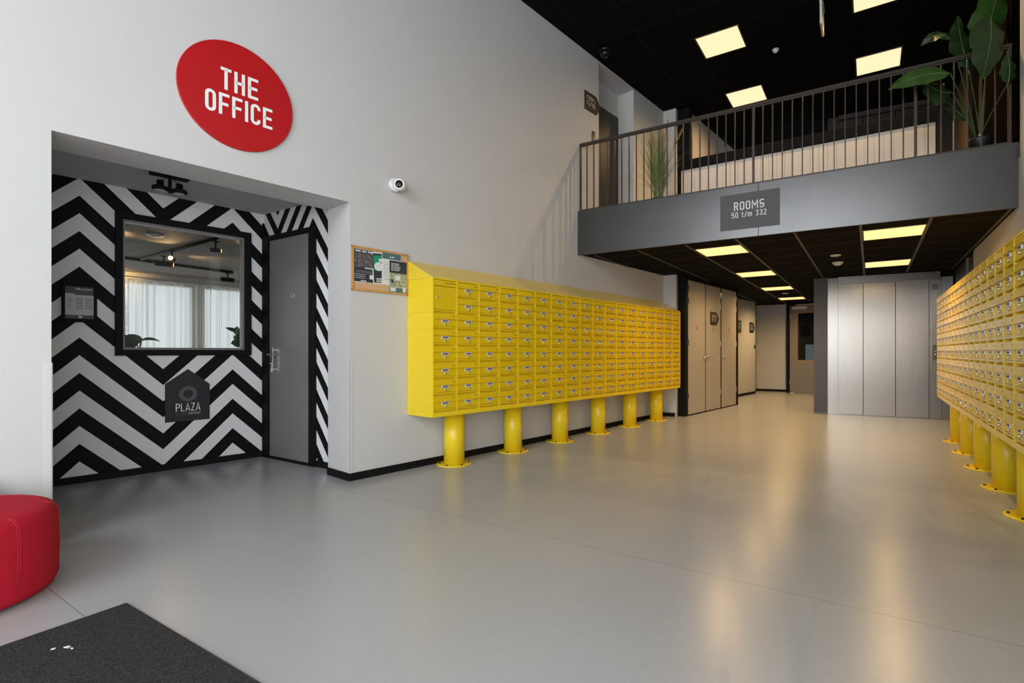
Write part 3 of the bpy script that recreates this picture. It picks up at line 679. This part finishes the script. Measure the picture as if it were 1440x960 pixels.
# ================================================================== cupboards (below and upstairs)
def cupboard(zb, zt, off, label, knobs=True, s0=8.47, m=LOCKERM, group='tall cupboards along the left wall'):
    t = thing('utility_cupboard', label, 'cupboard', LEFT, (s0, -off, zb))
    W_ = 11.15 - 8.47; H = zt - zb; fr = MB()
    fr.box(0, .135, 0, off + .25, 0, H).box(W_ - .10, W_, 0, off + .25, 0, H).box(.135, W_ - .10, 0, off + .25, H - .075, H).box(.135, W_ - .10, 0, off + .25, 0, .02)
    fr.box(.135, W_ - .1, .03, off + .25, .02, H - .075)
    fr.box(.897, .923, -.001, .03, .02, H - .075).box(1.667, 1.718, -.001, .03, .02, H - .075).box(.130, .1345, -.001, .03, .02, H - .075)
    fr.build('frame', BLACK, t)
    xs = [(.135, .895), (.925, 1.665), (1.72, W_ - .135)]
    for i, (x0, x1) in enumerate(xs):
        d = MB().box(x0, x1, .0, .028, .022, H - .078).build('door', m, t, bevel=.002)
        if knobs:
            kx = (x1 - .07, x0 + .06, x0 + .06)[i]
            MB().lathe([(.012, 0), (.012, -.02), (.030, -.028), (.030, -.040), (.02, -.046), (0, -.047)], kx, 0, 18, 0, 'y', cz=1.04).build('knob', CHROME, d)
            cxm = (x0 + x1) / 2; MB().prism_y([(cxm - .012, 1.545), (cxm + .012, 1.545), (cxm + .016, 1.60), (cxm, 1.64), (cxm - .016, 1.60)], -.002, 0).build('red_sticker', RED, d)
        hx = (x0 - .0, x1 + .02, x1 + .02)[i]
        for z in (H - .28, H - .50, H * .505, H * .12):
            MB().box(hx - .022, hx + .022, -.008, .004, z, z + .10).build('hinge', CHROME if knobs else m, d)
    return t
cupboard(0, ZL, .34, 'tall built-in cupboard with three taupe doors and silver knobs in black frame')
cupboard(ZF, ZU, .42, 'tall taupe cupboard upstairs behind the railing, left of the low wall', False)

# ================================================================== lift
def lift(z, H, label, STEEL=STEEL, STEELD=STEELD):
    t = thing('lift_entrance', label, 'lift', ELV, (0, 0, z))
    MB().box(.002, .166, 0, .08, 0, H - .012).build('left_jamb', STEEL, t)
    MB().box(.166, 1.660, -.06, .0, H - .135, H - .004).build('header', STEELD, t, bevel=.003)
    MB().box(.166, 1.514, .0, .08, 2.378, H - .004).box(1.514, 1.84, .06, .1, H - .1, H - .004, 1).build('lintel', [STEELD, BLACK], t)
    for i, (a, b, y) in enumerate(((.166, .556, .030), (.562, 1.036, .018), (1.042, 1.512, .006))):
        MB().box(a, b, y, y + .035, .010, 2.372).build('door_panel', STEEL, t, bevel=.002)
    MB().box(1.516, 1.678, -.012, .08, 0, H - .09).box(1.55, 1.64, -.014, -.012, 2.20, 2.29, 1).build('right_jamb', [STEEL, STEELD], t, bevel=.002)
    MB().box(1.684, 1.838, -.004, .08, 0, H - .092).build('side_jamb', STEEL, t, bevel=.002)
    for x_, y_ in ((.1665, .006), (.5592, .010), (1.039, .002), (1.5135, -.004), (1.681, -.006)): MB().box(x_ - .0022, x_ + .0022, y_, .05, .01, 2.37).build('seam_strip', BLACK, t)
    MB().box(.0, 1.84, -.02, .08, 0, .008).build('sill', STEELD, t)
    return t
lift(0, ZL, 'wide brushed steel three-panel lift door under the balcony')
lift(ZF, ZL - .12, 'upstairs lift door seen dimly above the low wall', mat('shaded_lift_metal', (.10, .085, .07), .35, metal=1.0), mat('shaded_lift_header', (.05, .045, .04), .5, metal=.5))  # dim light upstairs put into the colour: darkened copies of the lift steel
t = thing('call_button_panel', 'slim steel lift call panel with round buttons on right jamb', 'button panel', ELV, (1.555, -.012, 1.00))
MB().box(0, .085, -.010, 0, 0, .26).build('plate', STEELD, t, bevel=.002)
for z in (.10, .16): MB().lathe([(.017, 0), (.017, -.006), (0, -.007)], .048, -.010, 16, 0, 'y', cz=z).build('button', CHROME, t)

# ================================================================== door_2 : corridor door with glass
ang2 = math.atan2(-.25, 1.05); D2 = (-1.95, 15.75, ang2)
root = bpy.data.objects.new('door_2', None); C.objects.link(root); place(root, None, D2, (0, 0, 0)); root['kind'] = 'structure'
MB().box(-.01, .045, -.03, .08, 0, 2.50).box(.045, 1.1, -.03, .08, 2.435, 2.50).build('door_frame', BLACK, root)
x0, x1, z0, z1 = .235, .95, .90, 2.235
dl = MB().box(.05, x0, 0, .04, .01, 2.43).box(x1, 1.08, 0, .04, .01, 2.43).box(x0, x1, 0, .04, .01, z0).box(x0, x1, 0, .04, z1, 2.43).build('door_leaf', GREYD, root)
MB().box(x0, x0 + .02, -.004, .044, z0, z1).box(x0 + .02, x1, -.004, .044, z0, z0 + .02).box(x0 + .02, x1, -.004, .044, z1 - .02, z1).build('glazing_bead', GOLD, root)
MB().box(x0 + .02, x1, .015, .021, z0 + .02, z1 - .02).build('pane', GLASSD, root)
MB().box(.14, .52, -.06, 0, 2.33, 2.40).box(.22, .9, -.05, -.03, 2.435, 2.455).build('door_closer', PLAS, root)
for z in (.25, 2.1): MB().box(.03, .07, -.012, 0, z, z + .12).build('hinge', CHROME, root)
struct('wall_behind_corridor', MB().box(-2.1, -.5, 18.2, 18.3, 0, ZL).box(-1.74, -1.48, 18.15, 18.2, .85, 1.38, 1), [DKBR, mat('pale_notice', (.30, .38, .38), .6)])
struct('floor_behind_corridor', MB().box(-2.2, -.4, 16.9, 18.3, -.01, .0), FLOORM)
struct('ceiling_behind_corridor', MB().box(-2.2, -.4, 16.1, 18.3, ZL, ZL + .05), CEILM)

# ================================================================== railing, parapet
t = thing('railing', 'bronze-grey metal railing with round vertical bars along balcony edge', 'railing', FAS, (0, .04, ZF + .005))
FL = FW - .06
MB().box(0, FL, -.022, .022, .925, .955).box(0, FL, -.014, .014, .91, .925).build('handrail', RAILM, t, bevel=.004)
MB().box(0, FL, -.015, .015, .012, .028).build('bottom_rail', RAILM, t)
proto = MB().box(-.005, .005, -.012, .012, .028, .91).mesh('baluster', RAILM)
postm = MB().box(-.012, .012, -.018, .018, -.03, .93).mesh('post', RAILM)
for k in range(45):
    o = bpy.data.objects.new('post' if k in (0, 22, 37, 44) else 'baluster', postm if k in (0, 22, 37, 44) else proto); C.objects.link(o); o.parent = t
    o.location = (.014 + k * (FL - .03) / 44, 0, 0)
t = thing('low_stair_wall', 'low wall of pale boards with a dark top rail behind the balcony railing', 'low wall', HALL, (0, 7.6, ZF))
pb = MB(); n_ = 30; x0 = -2.41; bwid = (0.655 - x0) / n_
for k in range(n_): pb.box(x0 + k * bwid + .0015, x0 + (k + 1) * bwid - .0015, 0, .02, 0, .775)
pb.box(x0, .655, .02, .10, 0, .775); pb.build('board_cladding', WOODP, t)
MB().box(x0 - .03, .67, -.01, .12, .775, .925).build('top_rail', BLUEB, t, bevel=.004)
MB().box(x0 - .05, x0 - .002, -.005, .12, 0, .78).build('end_post', BLACK, t)
MB().box(x0, .66, .02, .06, .925, .935).build('metal_strip', GOLD, t)

# ================================================================== lights on the ceilings
def ceil_light(x, y, z, s, label, group):
    t = thing('ceiling_light', label, 'ceiling light', HALL, (x, y, z), group)
    f = MB(); e = .018
    for q in ((0, s, 0, e), (0, s, s - e, s), (0, e, e, s - e), (s - e, s, e, s - e)): f.box(q[0], q[1], q[2], q[3], -.008, 0)
    f.build('frame', mat('white_light_frame', (.10, .09, .07), .5), t)
    MB().box(e, s - e, e, s - e, -.006, -.001).build('diffuser', PANEL if z > 4 else PANEL2, t)
    l = bpy.data.lights.new('panel_lamp', 'SPOT'); l.energy = 120 if z > 4 else (150 if y > 11 else 95); l.color = (1, .63, .27); l.spot_size = math.radians(168); l.spot_blend = 1.0; l.shadow_soft_size = 0
    lo = bpy.data.objects.new('panel_lamp', l); C.objects.link(lo); lo.parent = t; lo.location = (s / 2, s / 2, -.012)
for i, lab in enumerate(('nearest square light panel in the lower ceiling on the left', 'second light panel in the lower left row, behind the nearest one', 'third light panel in the lower left row', 'farthest light panel of the lower left row, before the corridor door')):
    ceil_light(-1.976, 6.76 + 2.4 * i, ZL, .6, lab, 'light panels in the lower ceiling')
for i, lab in enumerate(('nearer light panel in the lower ceiling in front of the lift', 'light panel in the lower ceiling closest to the lift')):
    ceil_light(-.080, 6.735 + 2.4 * i, ZL, .6, lab, 'light panels in the lower ceiling')
for x, y, lab in ((-2.033, 6.973, 'leftmost light panel in the high ceiling, nearer the camera'), (-2.039, 8.74, 'high ceiling light panel just above the railing, behind the left one'),
                  (-.189, 8.71, 'high ceiling light panel above the right end of the railing'), (-.189, 6.96, 'light panel cut by the top edge of the photo')):
    ceil_light(x, y, ZU, .578, lab, 'light panels in the high ceiling')
def detector(x, y, z, r, label):
    t = thing('smoke_detector', label, 'smoke detector', HALL, (x, y, z))
    MB().lathe([(r, 0), (r, -.012), (r * .9, -.018)], 0, 0, 28).build('base', PLAS, t)
    MB().lathe([(r * .8, -.018), (r * .78, -.03), (r * .5, -.045), (r * .2, -.05)], 0, 0, 28).build('sensor_head', PLAS, t)
detector(-1.13, 7.85, ZU, .045, 'small round smoke detector in the high black ceiling')
detector(-.415, 8.92, ZL, .075, 'white round smoke detector in the lower ceiling before the lift')
tag(MB().lathe([(.07, 0), (.068, -.010), (0, -.012)], 0, 0, 28).build('round_vent', PLAS, None, HALL, (-.41, 8.25, ZL)), 'flat white disc in lower ceiling in front of the smoke detector', 'vent')
tag(MB().lathe([(.07, 0), (.068, -.012), (0, -.014)], 0, 0, 28).build('round_vent', PLAS, None, HALL, (-1.66, 12.95, ZL)), 'flat white disc between the two farthest lower light panels', 'vent')
t = thing('dome_camera', 'black dome camera on the high ceiling close to left wall', 'camera', HALL, (-3.17, 6.55, ZU))
MB().lathe([(.085, 0), (.085, -.03), (.075, -.04)], 0, 0, 28).build('base', BPLAS, t)
MB().lathe([(.07, -.04), (.064, -.08), (.04, -.105), (0, -.115)], 0, 0, 28).build('dome', BPLAS, t)
t = thing('exit_sign', 'white hanging emergency exit sign seen edge-on under the high ceiling', 'sign', HALL, (-.50, 7.10, ZU))
MB().box(-.02, .02, -.155, .155, -.05, 0).build('bracket', PLAS, t)
MB().box(-.012, .012, -.16, .16, -.34, -.05).build('light_box', mat('exit_sign_panel', (.70, .70, .70), .4), t, bevel=.003)
MB().box(.0125, .0145, -.12, .02, -.30, -.10).box(-.0145, -.0125, -.12, .02, -.30, -.10).build('pictogram', mat('exit_green', (.03, .25, .09), .5), t)

# ================================================================== office interior things
t = thing('sheer_curtain', 'sheer white curtain hanging across the office window in daylight', 'curtain', LEFT, (0, OB - .12, 0))
def curtain(x0, x1, z0, z1, dens, amp, seed, name):
    R = random.Random(seed); n = int((x1 - x0) / .012); ph = R.random() * 6; mb = MB(); cols = []
    for i in range(n + 1):
        x = x0 + (x1 - x0) * i / n; ph += dens * .012 * (1 + .5 * math.sin(x * 2.3 + seed)) ; y = amp * math.sin(ph) + amp * .45 * math.sin(ph * 2.7 + 1)
        cols.append((x, y))
    zs = [z0, z0 + (z1 - z0) * .5, z1 - .16, z1 - .07, z1]
    b = len(mb.v)
    for k, z in enumerate(zs):
        f = (1.15, 1, .8, .45, .9)[k]
        for x, y in cols: mb.v.append((x, y * f, z))
    m = n + 1
    for k in range(len(zs) - 1):
        for i in range(n): mb.f.append([b + k * m + i, b + k * m + i + 1, b + (k + 1) * m + i + 1, b + (k + 1) * m + i]); mb.m.append(0); mb.sm.append(True)
    mb.build(name, CURT, t)
curtain(-1.9, 2.35, .05, 2.37, 40, .055, 1, 'curtain_panel'); curtain(2.30, 5.9, .05, 2.36, 34, .045, 5, 'curtain_panel')
MB().box(-2.0, 5.95, -.02, .02, 2.375, 2.40).build('curtain_rail', JAMBW, t)
def track(p, q, label):
    t = thing('lighting_track', label, 'track', LEFT, (0, 0, 0))
    MB().tube([p, q], .022, 4).build('rail', BLACK, t); return t
track((1.91, 5.00, 2.485), (2.13, 2.62, 2.485), 'black lighting track running from the office window towards the curtain')
track((1.68, 5.02, 2.480), (3.215, 5.34, 2.480), 'black lighting track crossing the office in front of the curtain')
def track_spot(p, d, r, ln, label, power=6, lit=True):
    t = thing('track_spotlight', label, 'spotlight', LEFT, p, 'spotlights in the office')
    d = Vector(d).normalized(); a = d * ln * -.5 + Vector((0, 0, -.11)); b = d * ln * .5 + Vector((0, 0, -.11))
    MB().tube([a, b], r, 20).build('barrel', BLACK, t)
    MB().tube([(0, 0, 0), (0, 0, -.10)], .010, 8).box(-.03, .03, -.012, .012, -.015, .0).build('bracket', BLACK, t)
    if lit:
        MB().tube([b, b + d * .004], r * .82, 20).build('lens', SPOTE, t)
        l = bpy.data.lights.new('spot', 'SPOT'); l.energy = power; l.color = (1, .66, .32); l.spot_size = math.radians(85); l.spot_blend = .6; l.shadow_soft_size = .03
        o = bpy.data.objects.new('spot_lamp', l); C.objects.link(o); o.parent = t; o.location = b + d * .02; o.rotation_euler = (-d).to_track_quat('Z', 'Y').to_euler()
track_spot((2.00, 4.25, 2.458), (1, .10, .0), .038, .20, 'black track spotlight with glowing end at left of office ceiling', 14)
track_spot((2.13, 2.66, 2.458), (1, .10, .05), .026, .105, 'black track spotlight close to the top right corner of the office window', 10)
track_spot((1.97, 3.75, 2.458), (-.55, -1, .05), .030, .12, 'glowing track spotlight aimed towards the office window', 8)
track_spot((3.13, 5.32, 2.458), (1, .1, 0), .036, .20, 'unlit black spotlight at right end of the crossing track', lit=False)
# added lamps without bodies, standing in for the track spots' wash on ceiling / wall
for p, rot, e in (((1.2, 3.2, 2.25), (PI * .93, 0, 0), 30), ((1.65, 6.0, 2.25), (PI * .56, 0, 0), 60)):
    l = bpy.data.lights.new('added_spot_wash', 'SPOT'); l.energy = e; l.color = (1, .62, .26); l.spot_size = math.radians(110); l.spot_blend = .8; l.shadow_soft_size = 0
    o = bpy.data.objects.new('added_spot_wash', l); C.objects.link(o); o.location = to_world(LEFT, p); o.rotation_euler = (rot[0], 0, LEFT[2])
t = thing('ceiling_vent', 'round white air vent in the office ceiling', 'vent', LEFT, (1.63, 3.02, OC))
MB().lathe([(.075, 0), (.085, -.012), (.06, -.02)], 0, 0, 32).build('rim', PLAS, t); MB().lathe([(.045, -.012), (.05, -.028), (0, -.032)], 0, 0, 32).build('disc', PLAS, t)

# ================================================================== plants
def leaf(mb, pts, width, mi=0, fold=.25, up=Vector((0, 0, 1)), n=14, face=None, vein=True):
    P = [Vector(p) for p in pts]
    def bez(u): return P[0] * (1 - u) ** 2 + P[1] * 2 * u * (1 - u) + P[2] * u * u
    rows = []
    for i in range(n + 1):
        u = i / n; c = bez(u); tg = (bez(min(1, u + .02)) - bez(max(0, u - .02))).normalized()
        side = tg.cross(face if face is not None else up)
        if side.length < 1e-3: side = tg.cross(Vector((1, 0, 0)))
        side.normalize(); nr = side.cross(tg).normalized()
        w_ = width / 2 * (math.sin(PI * min(1, u * 1.02) ** .8) ** .72) * (1.0 + .04 * math.sin(u * 40))
        rows.append([c + side * (w_ * k) + nr * (-fold * w_ * abs(k) + .012 * math.sin(u * 19 + k * 3) * abs(k) * width / .2) for k in (-1, -.5, 0, .5, 1)])
    b = len(mb.v)
    for r in rows: mb.v += [tuple(q) for q in r]
    for i in range(n):
        for k in range(4): mb.f.append([b + i * 5 + k, b + i * 5 + k + 1, b + (i + 1) * 5 + k + 1, b + (i + 1) * 5 + k]); mb.m.append(mi); mb.sm.append(True)
    if vein:
        mb.tube([r[2] + (rows[0][2] - rows[0][2]) for r in rows], [.0035 * (1 - .7 * i / n) for i in range(n + 1)], 5, 1 if mi == 0 else 1)
    return rows[0][2]
t = thing('banana_plant', 'large potted plant with broad green leaves at right end of the balcony', 'potted plant', HALL, (.95, 6.78, ZF + .0))
o_b = Vector((.95, 6.78, ZF))
MB().lathe([(.085, 0), (.115, .20), (.118, .21), (.108, .21), (.10, .17), (0, .165)], 0, 0, 32).build('pot', POTB, t)
MB().lathe([(.024, .16), (.026, .24), (.02, .245)], 0, -.07, 16).build('stem_sleeve', STEELD, t)
FC = Vector((.55, -.80, .1)).normalized()
LV = [([(0.949, 6.8, 4.20), (1.05, 6.75, 4.50), (1.09, 6.68, 4.92)], .36, 0), ([(.953, 6.28, 4.30), (.955, 6.13, 3.98), (.862, 6.12, 3.64)], .32, 1),
      ([(0.865, 6.85, 4.10), (0.80, 6.9, 4.42), (0.789, 6.95, 4.72)], .24, 1), ([(0.724, 6.9, 4.47), (0.614, 6.95, 4.66), (0.468, 7.0, 4.53)], .13, 1),
      ([(0.66, 6.32, 3.86), (0.40, 6.2, 3.91), (0.150, 6.12, 3.75)], .17, 0), ([(0.70, 6.62, 3.80), (0.60, 6.55, 3.75), (0.445, 6.52, 3.97)], .25, 1),
      ([(0.862, 6.85, 3.56), (0.772, 6.9, 3.68), (0.669, 6.95, 3.90)], .15, 1), ([(1.09, 6.35, 3.66), (1.11, 6.33, 3.76), (1.08, 6.33, 3.95)], .16, 1),
      ([(1.04, 6.95, 4.33), (1.08, 7.0, 4.6), (1.09, 7.05, 4.85)], .20, 0)]
for pts, w_, mi in LV:
    mb = MB(); pts = [Vector(p) - o_b for p in pts]
    leaf(mb, pts, w_, 0, .22, face=FC)
    lf = mb.build('leaf', [LEAF if mi == 0 else LEAF2, LEAFV], t)
    b0 = Vector((random.uniform(-.03, .03), random.uniform(-.03, .03), .17)); e0 = pts[0]; md = (b0 + e0) / 2; md.x = b0.x + (e0.x - b0.x) * .35; md.y = b0.y + (e0.y - b0.y) * .35
    q = [b0 * (1 - u) ** 2 + md * 2 * u * (1 - u) + e0 * u * u for u in [i / 8 for i in range(9)]]
    MB().tube(q, [.009 - .0006 * i for i in range(9)], 7).build('stem', STEM, lf)
# pampas grass
gb = Vector((-2.49, 6.84, ZF))
t = thing('ornamental_grass', 'potted ornamental grass with feathery plumes at left part of the balcony', 'potted plant', HALL, tuple(gb))
MB().lathe([(.075, 0), (.095, .17), (.098, .18), (.088, .18), (.085, .15), (0, .148)], 0, 0, 28).build('pot', POTB, t)
R = random.Random(11); mb = MB()
for k in range(560):
    a = R.random() * 2 * PI; r0 = .05 * math.sqrt(R.random()); lean = R.uniform(.03, .30) * (1.0 if R.random() < .7 else 1.5); H = R.uniform(.68, 1.20) - lean * .5
    p0 = Vector((r0 * math.cos(a), r0 * math.sin(a), .15)); a2 = a + R.uniform(-.5, .5)
    p2 = Vector((lean * math.cos(a2), lean * math.sin(a2), H)); p1 = Vector((p2.x * .25, p2.y * .25, H * .7))
    if R.random() < .35: p2.z -= .12 + .2 * R.random(); p2.x *= 1.35; p2.y *= 1.35
    sd = Vector((-math.sin(a2), math.cos(a2), 0)); w_ = R.uniform(.003, .0075); b = len(mb.v); n = 7
    for i in range(n + 1):
        u = i / n; c = p0 * (1 - u) ** 2 + p1 * 2 * u * (1 - u) + p2 * u * u; ww = w_ * (1 - u * .85)
        mb.v += [tuple(c - sd * ww), tuple(c + sd * ww)]
    for i in range(n): mb.f.append([b + 2 * i, b + 2 * i + 1, b + 2 * i + 3, b + 2 * i + 2]); mb.m.append(0); mb.sm.append(False)
o = mb.build('grass_blades', GRASSM, t); o['kind'] = 'stuff'
for tip in ((-.10, 0, 1.13), (.03, -.02, 1.18), (.13, .03, 1.24), (.34, .02, 1.06), (-.155, .02, 1.03), (.05, .05, 1.10)):
    mb = MB(); e = Vector(tip); st = [Vector((0, 0, .15)) * (1 - u) ** 2 + Vector((e.x * .2, e.y * .2, e.z * .6)) * 2 * u * (1 - u) + e * u * u for u in [i / 10 for i in range(11)]]
    mb.tube(st, .0022, 5)
    for k in range(230):
        u = .72 + .28 * R.random(); c = Vector((0, 0, .15)) * (1 - u) ** 2 + Vector((e.x * .2, e.y * .2, e.z * .6)) * 2 * u * (1 - u) + e * u * u
        an = R.random() * 2 * PI; sp = .034 * math.sin(PI * min(1, (u - .70) / .31)) + .006; q = c + Vector((math.cos(an) * sp, math.sin(an) * sp, .03 + .03 * R.random()))
        sd = Vector((-math.sin(an), math.cos(an), 0)) * .0026
        mb.poly([c - sd, c + sd, q], 1)
    mb.build('plume', [GRASSM, PLUME], t)
# small plants inside the office window
def small_plant(s, d, h0, leaves, label):
    t = thing('leafy_plant', label, 'potted plant', LEFT, (s, d, .012))
    MB().lathe([(.10, 0), (.12, h0 - .30), (.11, h0 - .30), (.10, h0 - .34), (0, h0 - .34)], 0, 0, 24).build('planter', POTB, t)
    for pts, w_ in leaves:
        mb = MB(); pts = [Vector((p[0] - s, p[1] - d, p[2] - .012)) for p in pts]; leaf(mb, pts, w_, 0, .2, vein=False, face=Vector((-.45, -.89, .1)))
        b0 = Vector((0, 0, h0 - .34)); mb.tube([b0, (b0 + pts[0]) * .5 + Vector((0, 0, .03)), pts[0]], .004, 6, 1); mb.build('leaf', [LEAF2, STEM], t)
small_plant(1.24, 2.16, 1.12, [([(1.26, 2.12, 1.215), (1.17, 2.1, 1.27), (1.10, 2.1, 1.32)], .09), ([(1.315, 2.12, 1.235), (1.27, 2.12, 1.27), (1.205, 2.12, 1.315)], .085), ([(1.31, 2.12, 1.255), (1.38, 2.12, 1.30), (1.47, 2.12, 1.245)], .030),
             ([(1.29, 2.13, 1.205), (1.22, 2.12, 1.24), (1.12, 2.1, 1.225)], .10)], 'green leafy plant inside the office window at lower left')
small_plant(2.24, 2.16, 1.12, [([(2.20, 2.12, 1.365), (2.13, 2.12, 1.395), (2.055, 2.12, 1.41)], .045), ([(2.20, 2.12, 1.33), (2.16, 2.12, 1.38), (2.18, 2.12, 1.43)], .075), ([(2.23, 2.12, 1.30), (2.18, 2.12, 1.29), (2.14, 2.12, 1.325)], .09), ([(2.24, 2.12, 1.23), (2.18, 2.12, 1.255), (2.11, 2.12, 1.235)], .10)],
            'green leafy plant inside the office window at lower right')
t = thing('dried_plant', 'feathery dried plant at left edge of the office window glass', 'potted plant', LEFT, (1.12, 2.62, .012))
MB().lathe([(.10, 0), (.13, .55), (.12, .55), (.11, .5), (0, .5)], 0, 0, 24).build('planter', POTB, t)
R = random.Random(5); mb = MB()
mb.tube([(0, 0, .5), (.01, 0, 1.1), (.04, 0, 1.72)], .005, 6)
for k in range(46):
    z = 1.30 + .011 * k; a = R.uniform(-.5, .5) + (0 if k % 2 else PI); ln = .20 * (1 - .4 * k / 46)
    mb.tube([(.02, 0, z), (.02 + math.cos(a) * ln * .5, math.sin(a) * ln * .5, z + .04), (.02 + math.cos(a) * ln, math.sin(a) * ln, z + .05)], [.004, .003, .001], 4)
mb.build('fronds', LEAF2, t)

# ================================================================== pouf, mat
t = thing('pouf', 'red round fabric pouf with vertical seams at left edge of the photo', 'pouf', HALL, (-3.56, .45, 0))
RP = .415; HP = .405; prof = [(RP - .05, .004), (RP - .012, .02), (RP, .05)]
prof += [(RP, .12), (RP + .003, .2), (RP, .30)] + [(RP - .055 + .055 * math.cos(math.radians(a)), HP - .062 + .055 * math.sin(math.radians(a))) for a in (15, 35, 55, 75, 88)] + [(RP * .7, HP - .003), (RP * .4, HP), (.001, HP)]
MB().lathe(prof, 0, 0, 96).build('cover', REDF, t)
mb = MB()
for k in range(8):
    a = 2 * PI * k / 8 + math.radians(-38 + 22.5)
    for da in (-.012, .012):
        mb.tube([((r + .0006) * math.cos(a + da), (r + .0006) * math.sin(a + da), z + (.0006 if r < RP - .03 and z > .2 else 0)) for r, z in prof[2:-3]], .0009, 5)
mb.tube([((RP - .066) * math.cos(q), (RP - .066) * math.sin(q), HP - .0055) for q in [2 * PI * i / 96 for i in range(97)]], .0011, 5)
mb.build('stitching', SEAMF, t)
for a in (40, 130, 220, 310): MB().lathe([(.02, 0), (.02, .006)], .3 * math.cos(math.radians(a)), .3 * math.sin(math.radians(a)), 12).build('glide', BPLAS, t)
t = thing('cushion', 'dark purple cushion leaning on the wall behind the red pouf at left edge', 'cushion', LEFT, (-.02, -.135, 0))
mb = MB(); n_ = 14; b = 0
for side in (-1, 1):
    for i in range(n_ + 1):
        for k in range(n_ + 1):
            u, v = i / n_ * 2 - 1, k / n_ * 2 - 1; th = .055 * ((1 - u ** 4) * (1 - v ** 4)) ** .5
            pin = 1 - .05 * (u * u * v * v) ; mb.v.append((u * .22 * pin, side * th + .07 * (v + 1) * .5, .232 + v * .22 * pin))
for sd in (0, 1):
    o0 = sd * (n_ + 1) ** 2
    for i in range(n_):
        for k in range(n_):
            a0 = o0 + i * (n_ + 1) + k; mb.f.append([a0, a0 + 1, a0 + n_ + 2, a0 + n_ + 1]); mb.m.append(0); mb.sm.append(True)
mb.build('cover', PURP, t)
mb = MB(); q = [(-.22, .01), (.22, .01), (.22, .452), (-.22, .452), (-.22, .01)]
mb.tube([(x * .96, .07 * (z - .01) / .44, .232 + (z - .232) * .96) for x, z in q], .005, 6); mb.build('piping', PURP, t)

MA = math.radians(1.2)
MF = (-2.836, .926, MA)
tag(MB().box(0, 2.9, -2.0, 0, 0, .010).build('entrance_mat', MATM, None, MF, bevel=.003), 'dark grey carpet entrance mat in the lower left corner of photo', 'mat')
for (sx, sy, w_, a_, lab) in ((.235, -.268, .022, .5, 'largest white paper scrap lying on the grey entrance mat'), (.262, -.262, .010, .2, 'tiny white paper scrap right of the largest one on the mat'), (.205, -.300, .014, 1.2, 'small white paper scrap lower left on the grey entrance mat')):
    o = MB().prism([(-w_ / 2, -w_ * .2), (w_ * .4, -w_ * .25), (w_ / 2, w_ * .2), (-w_ * .2, w_ * .28)], 0, .003).build('paper_scrap', PAPER, None, MF, (sx, sy, .010)); o.rotation_euler.z = a_; tag(o, lab, 'paper scrap', 'paper scraps on the mat')
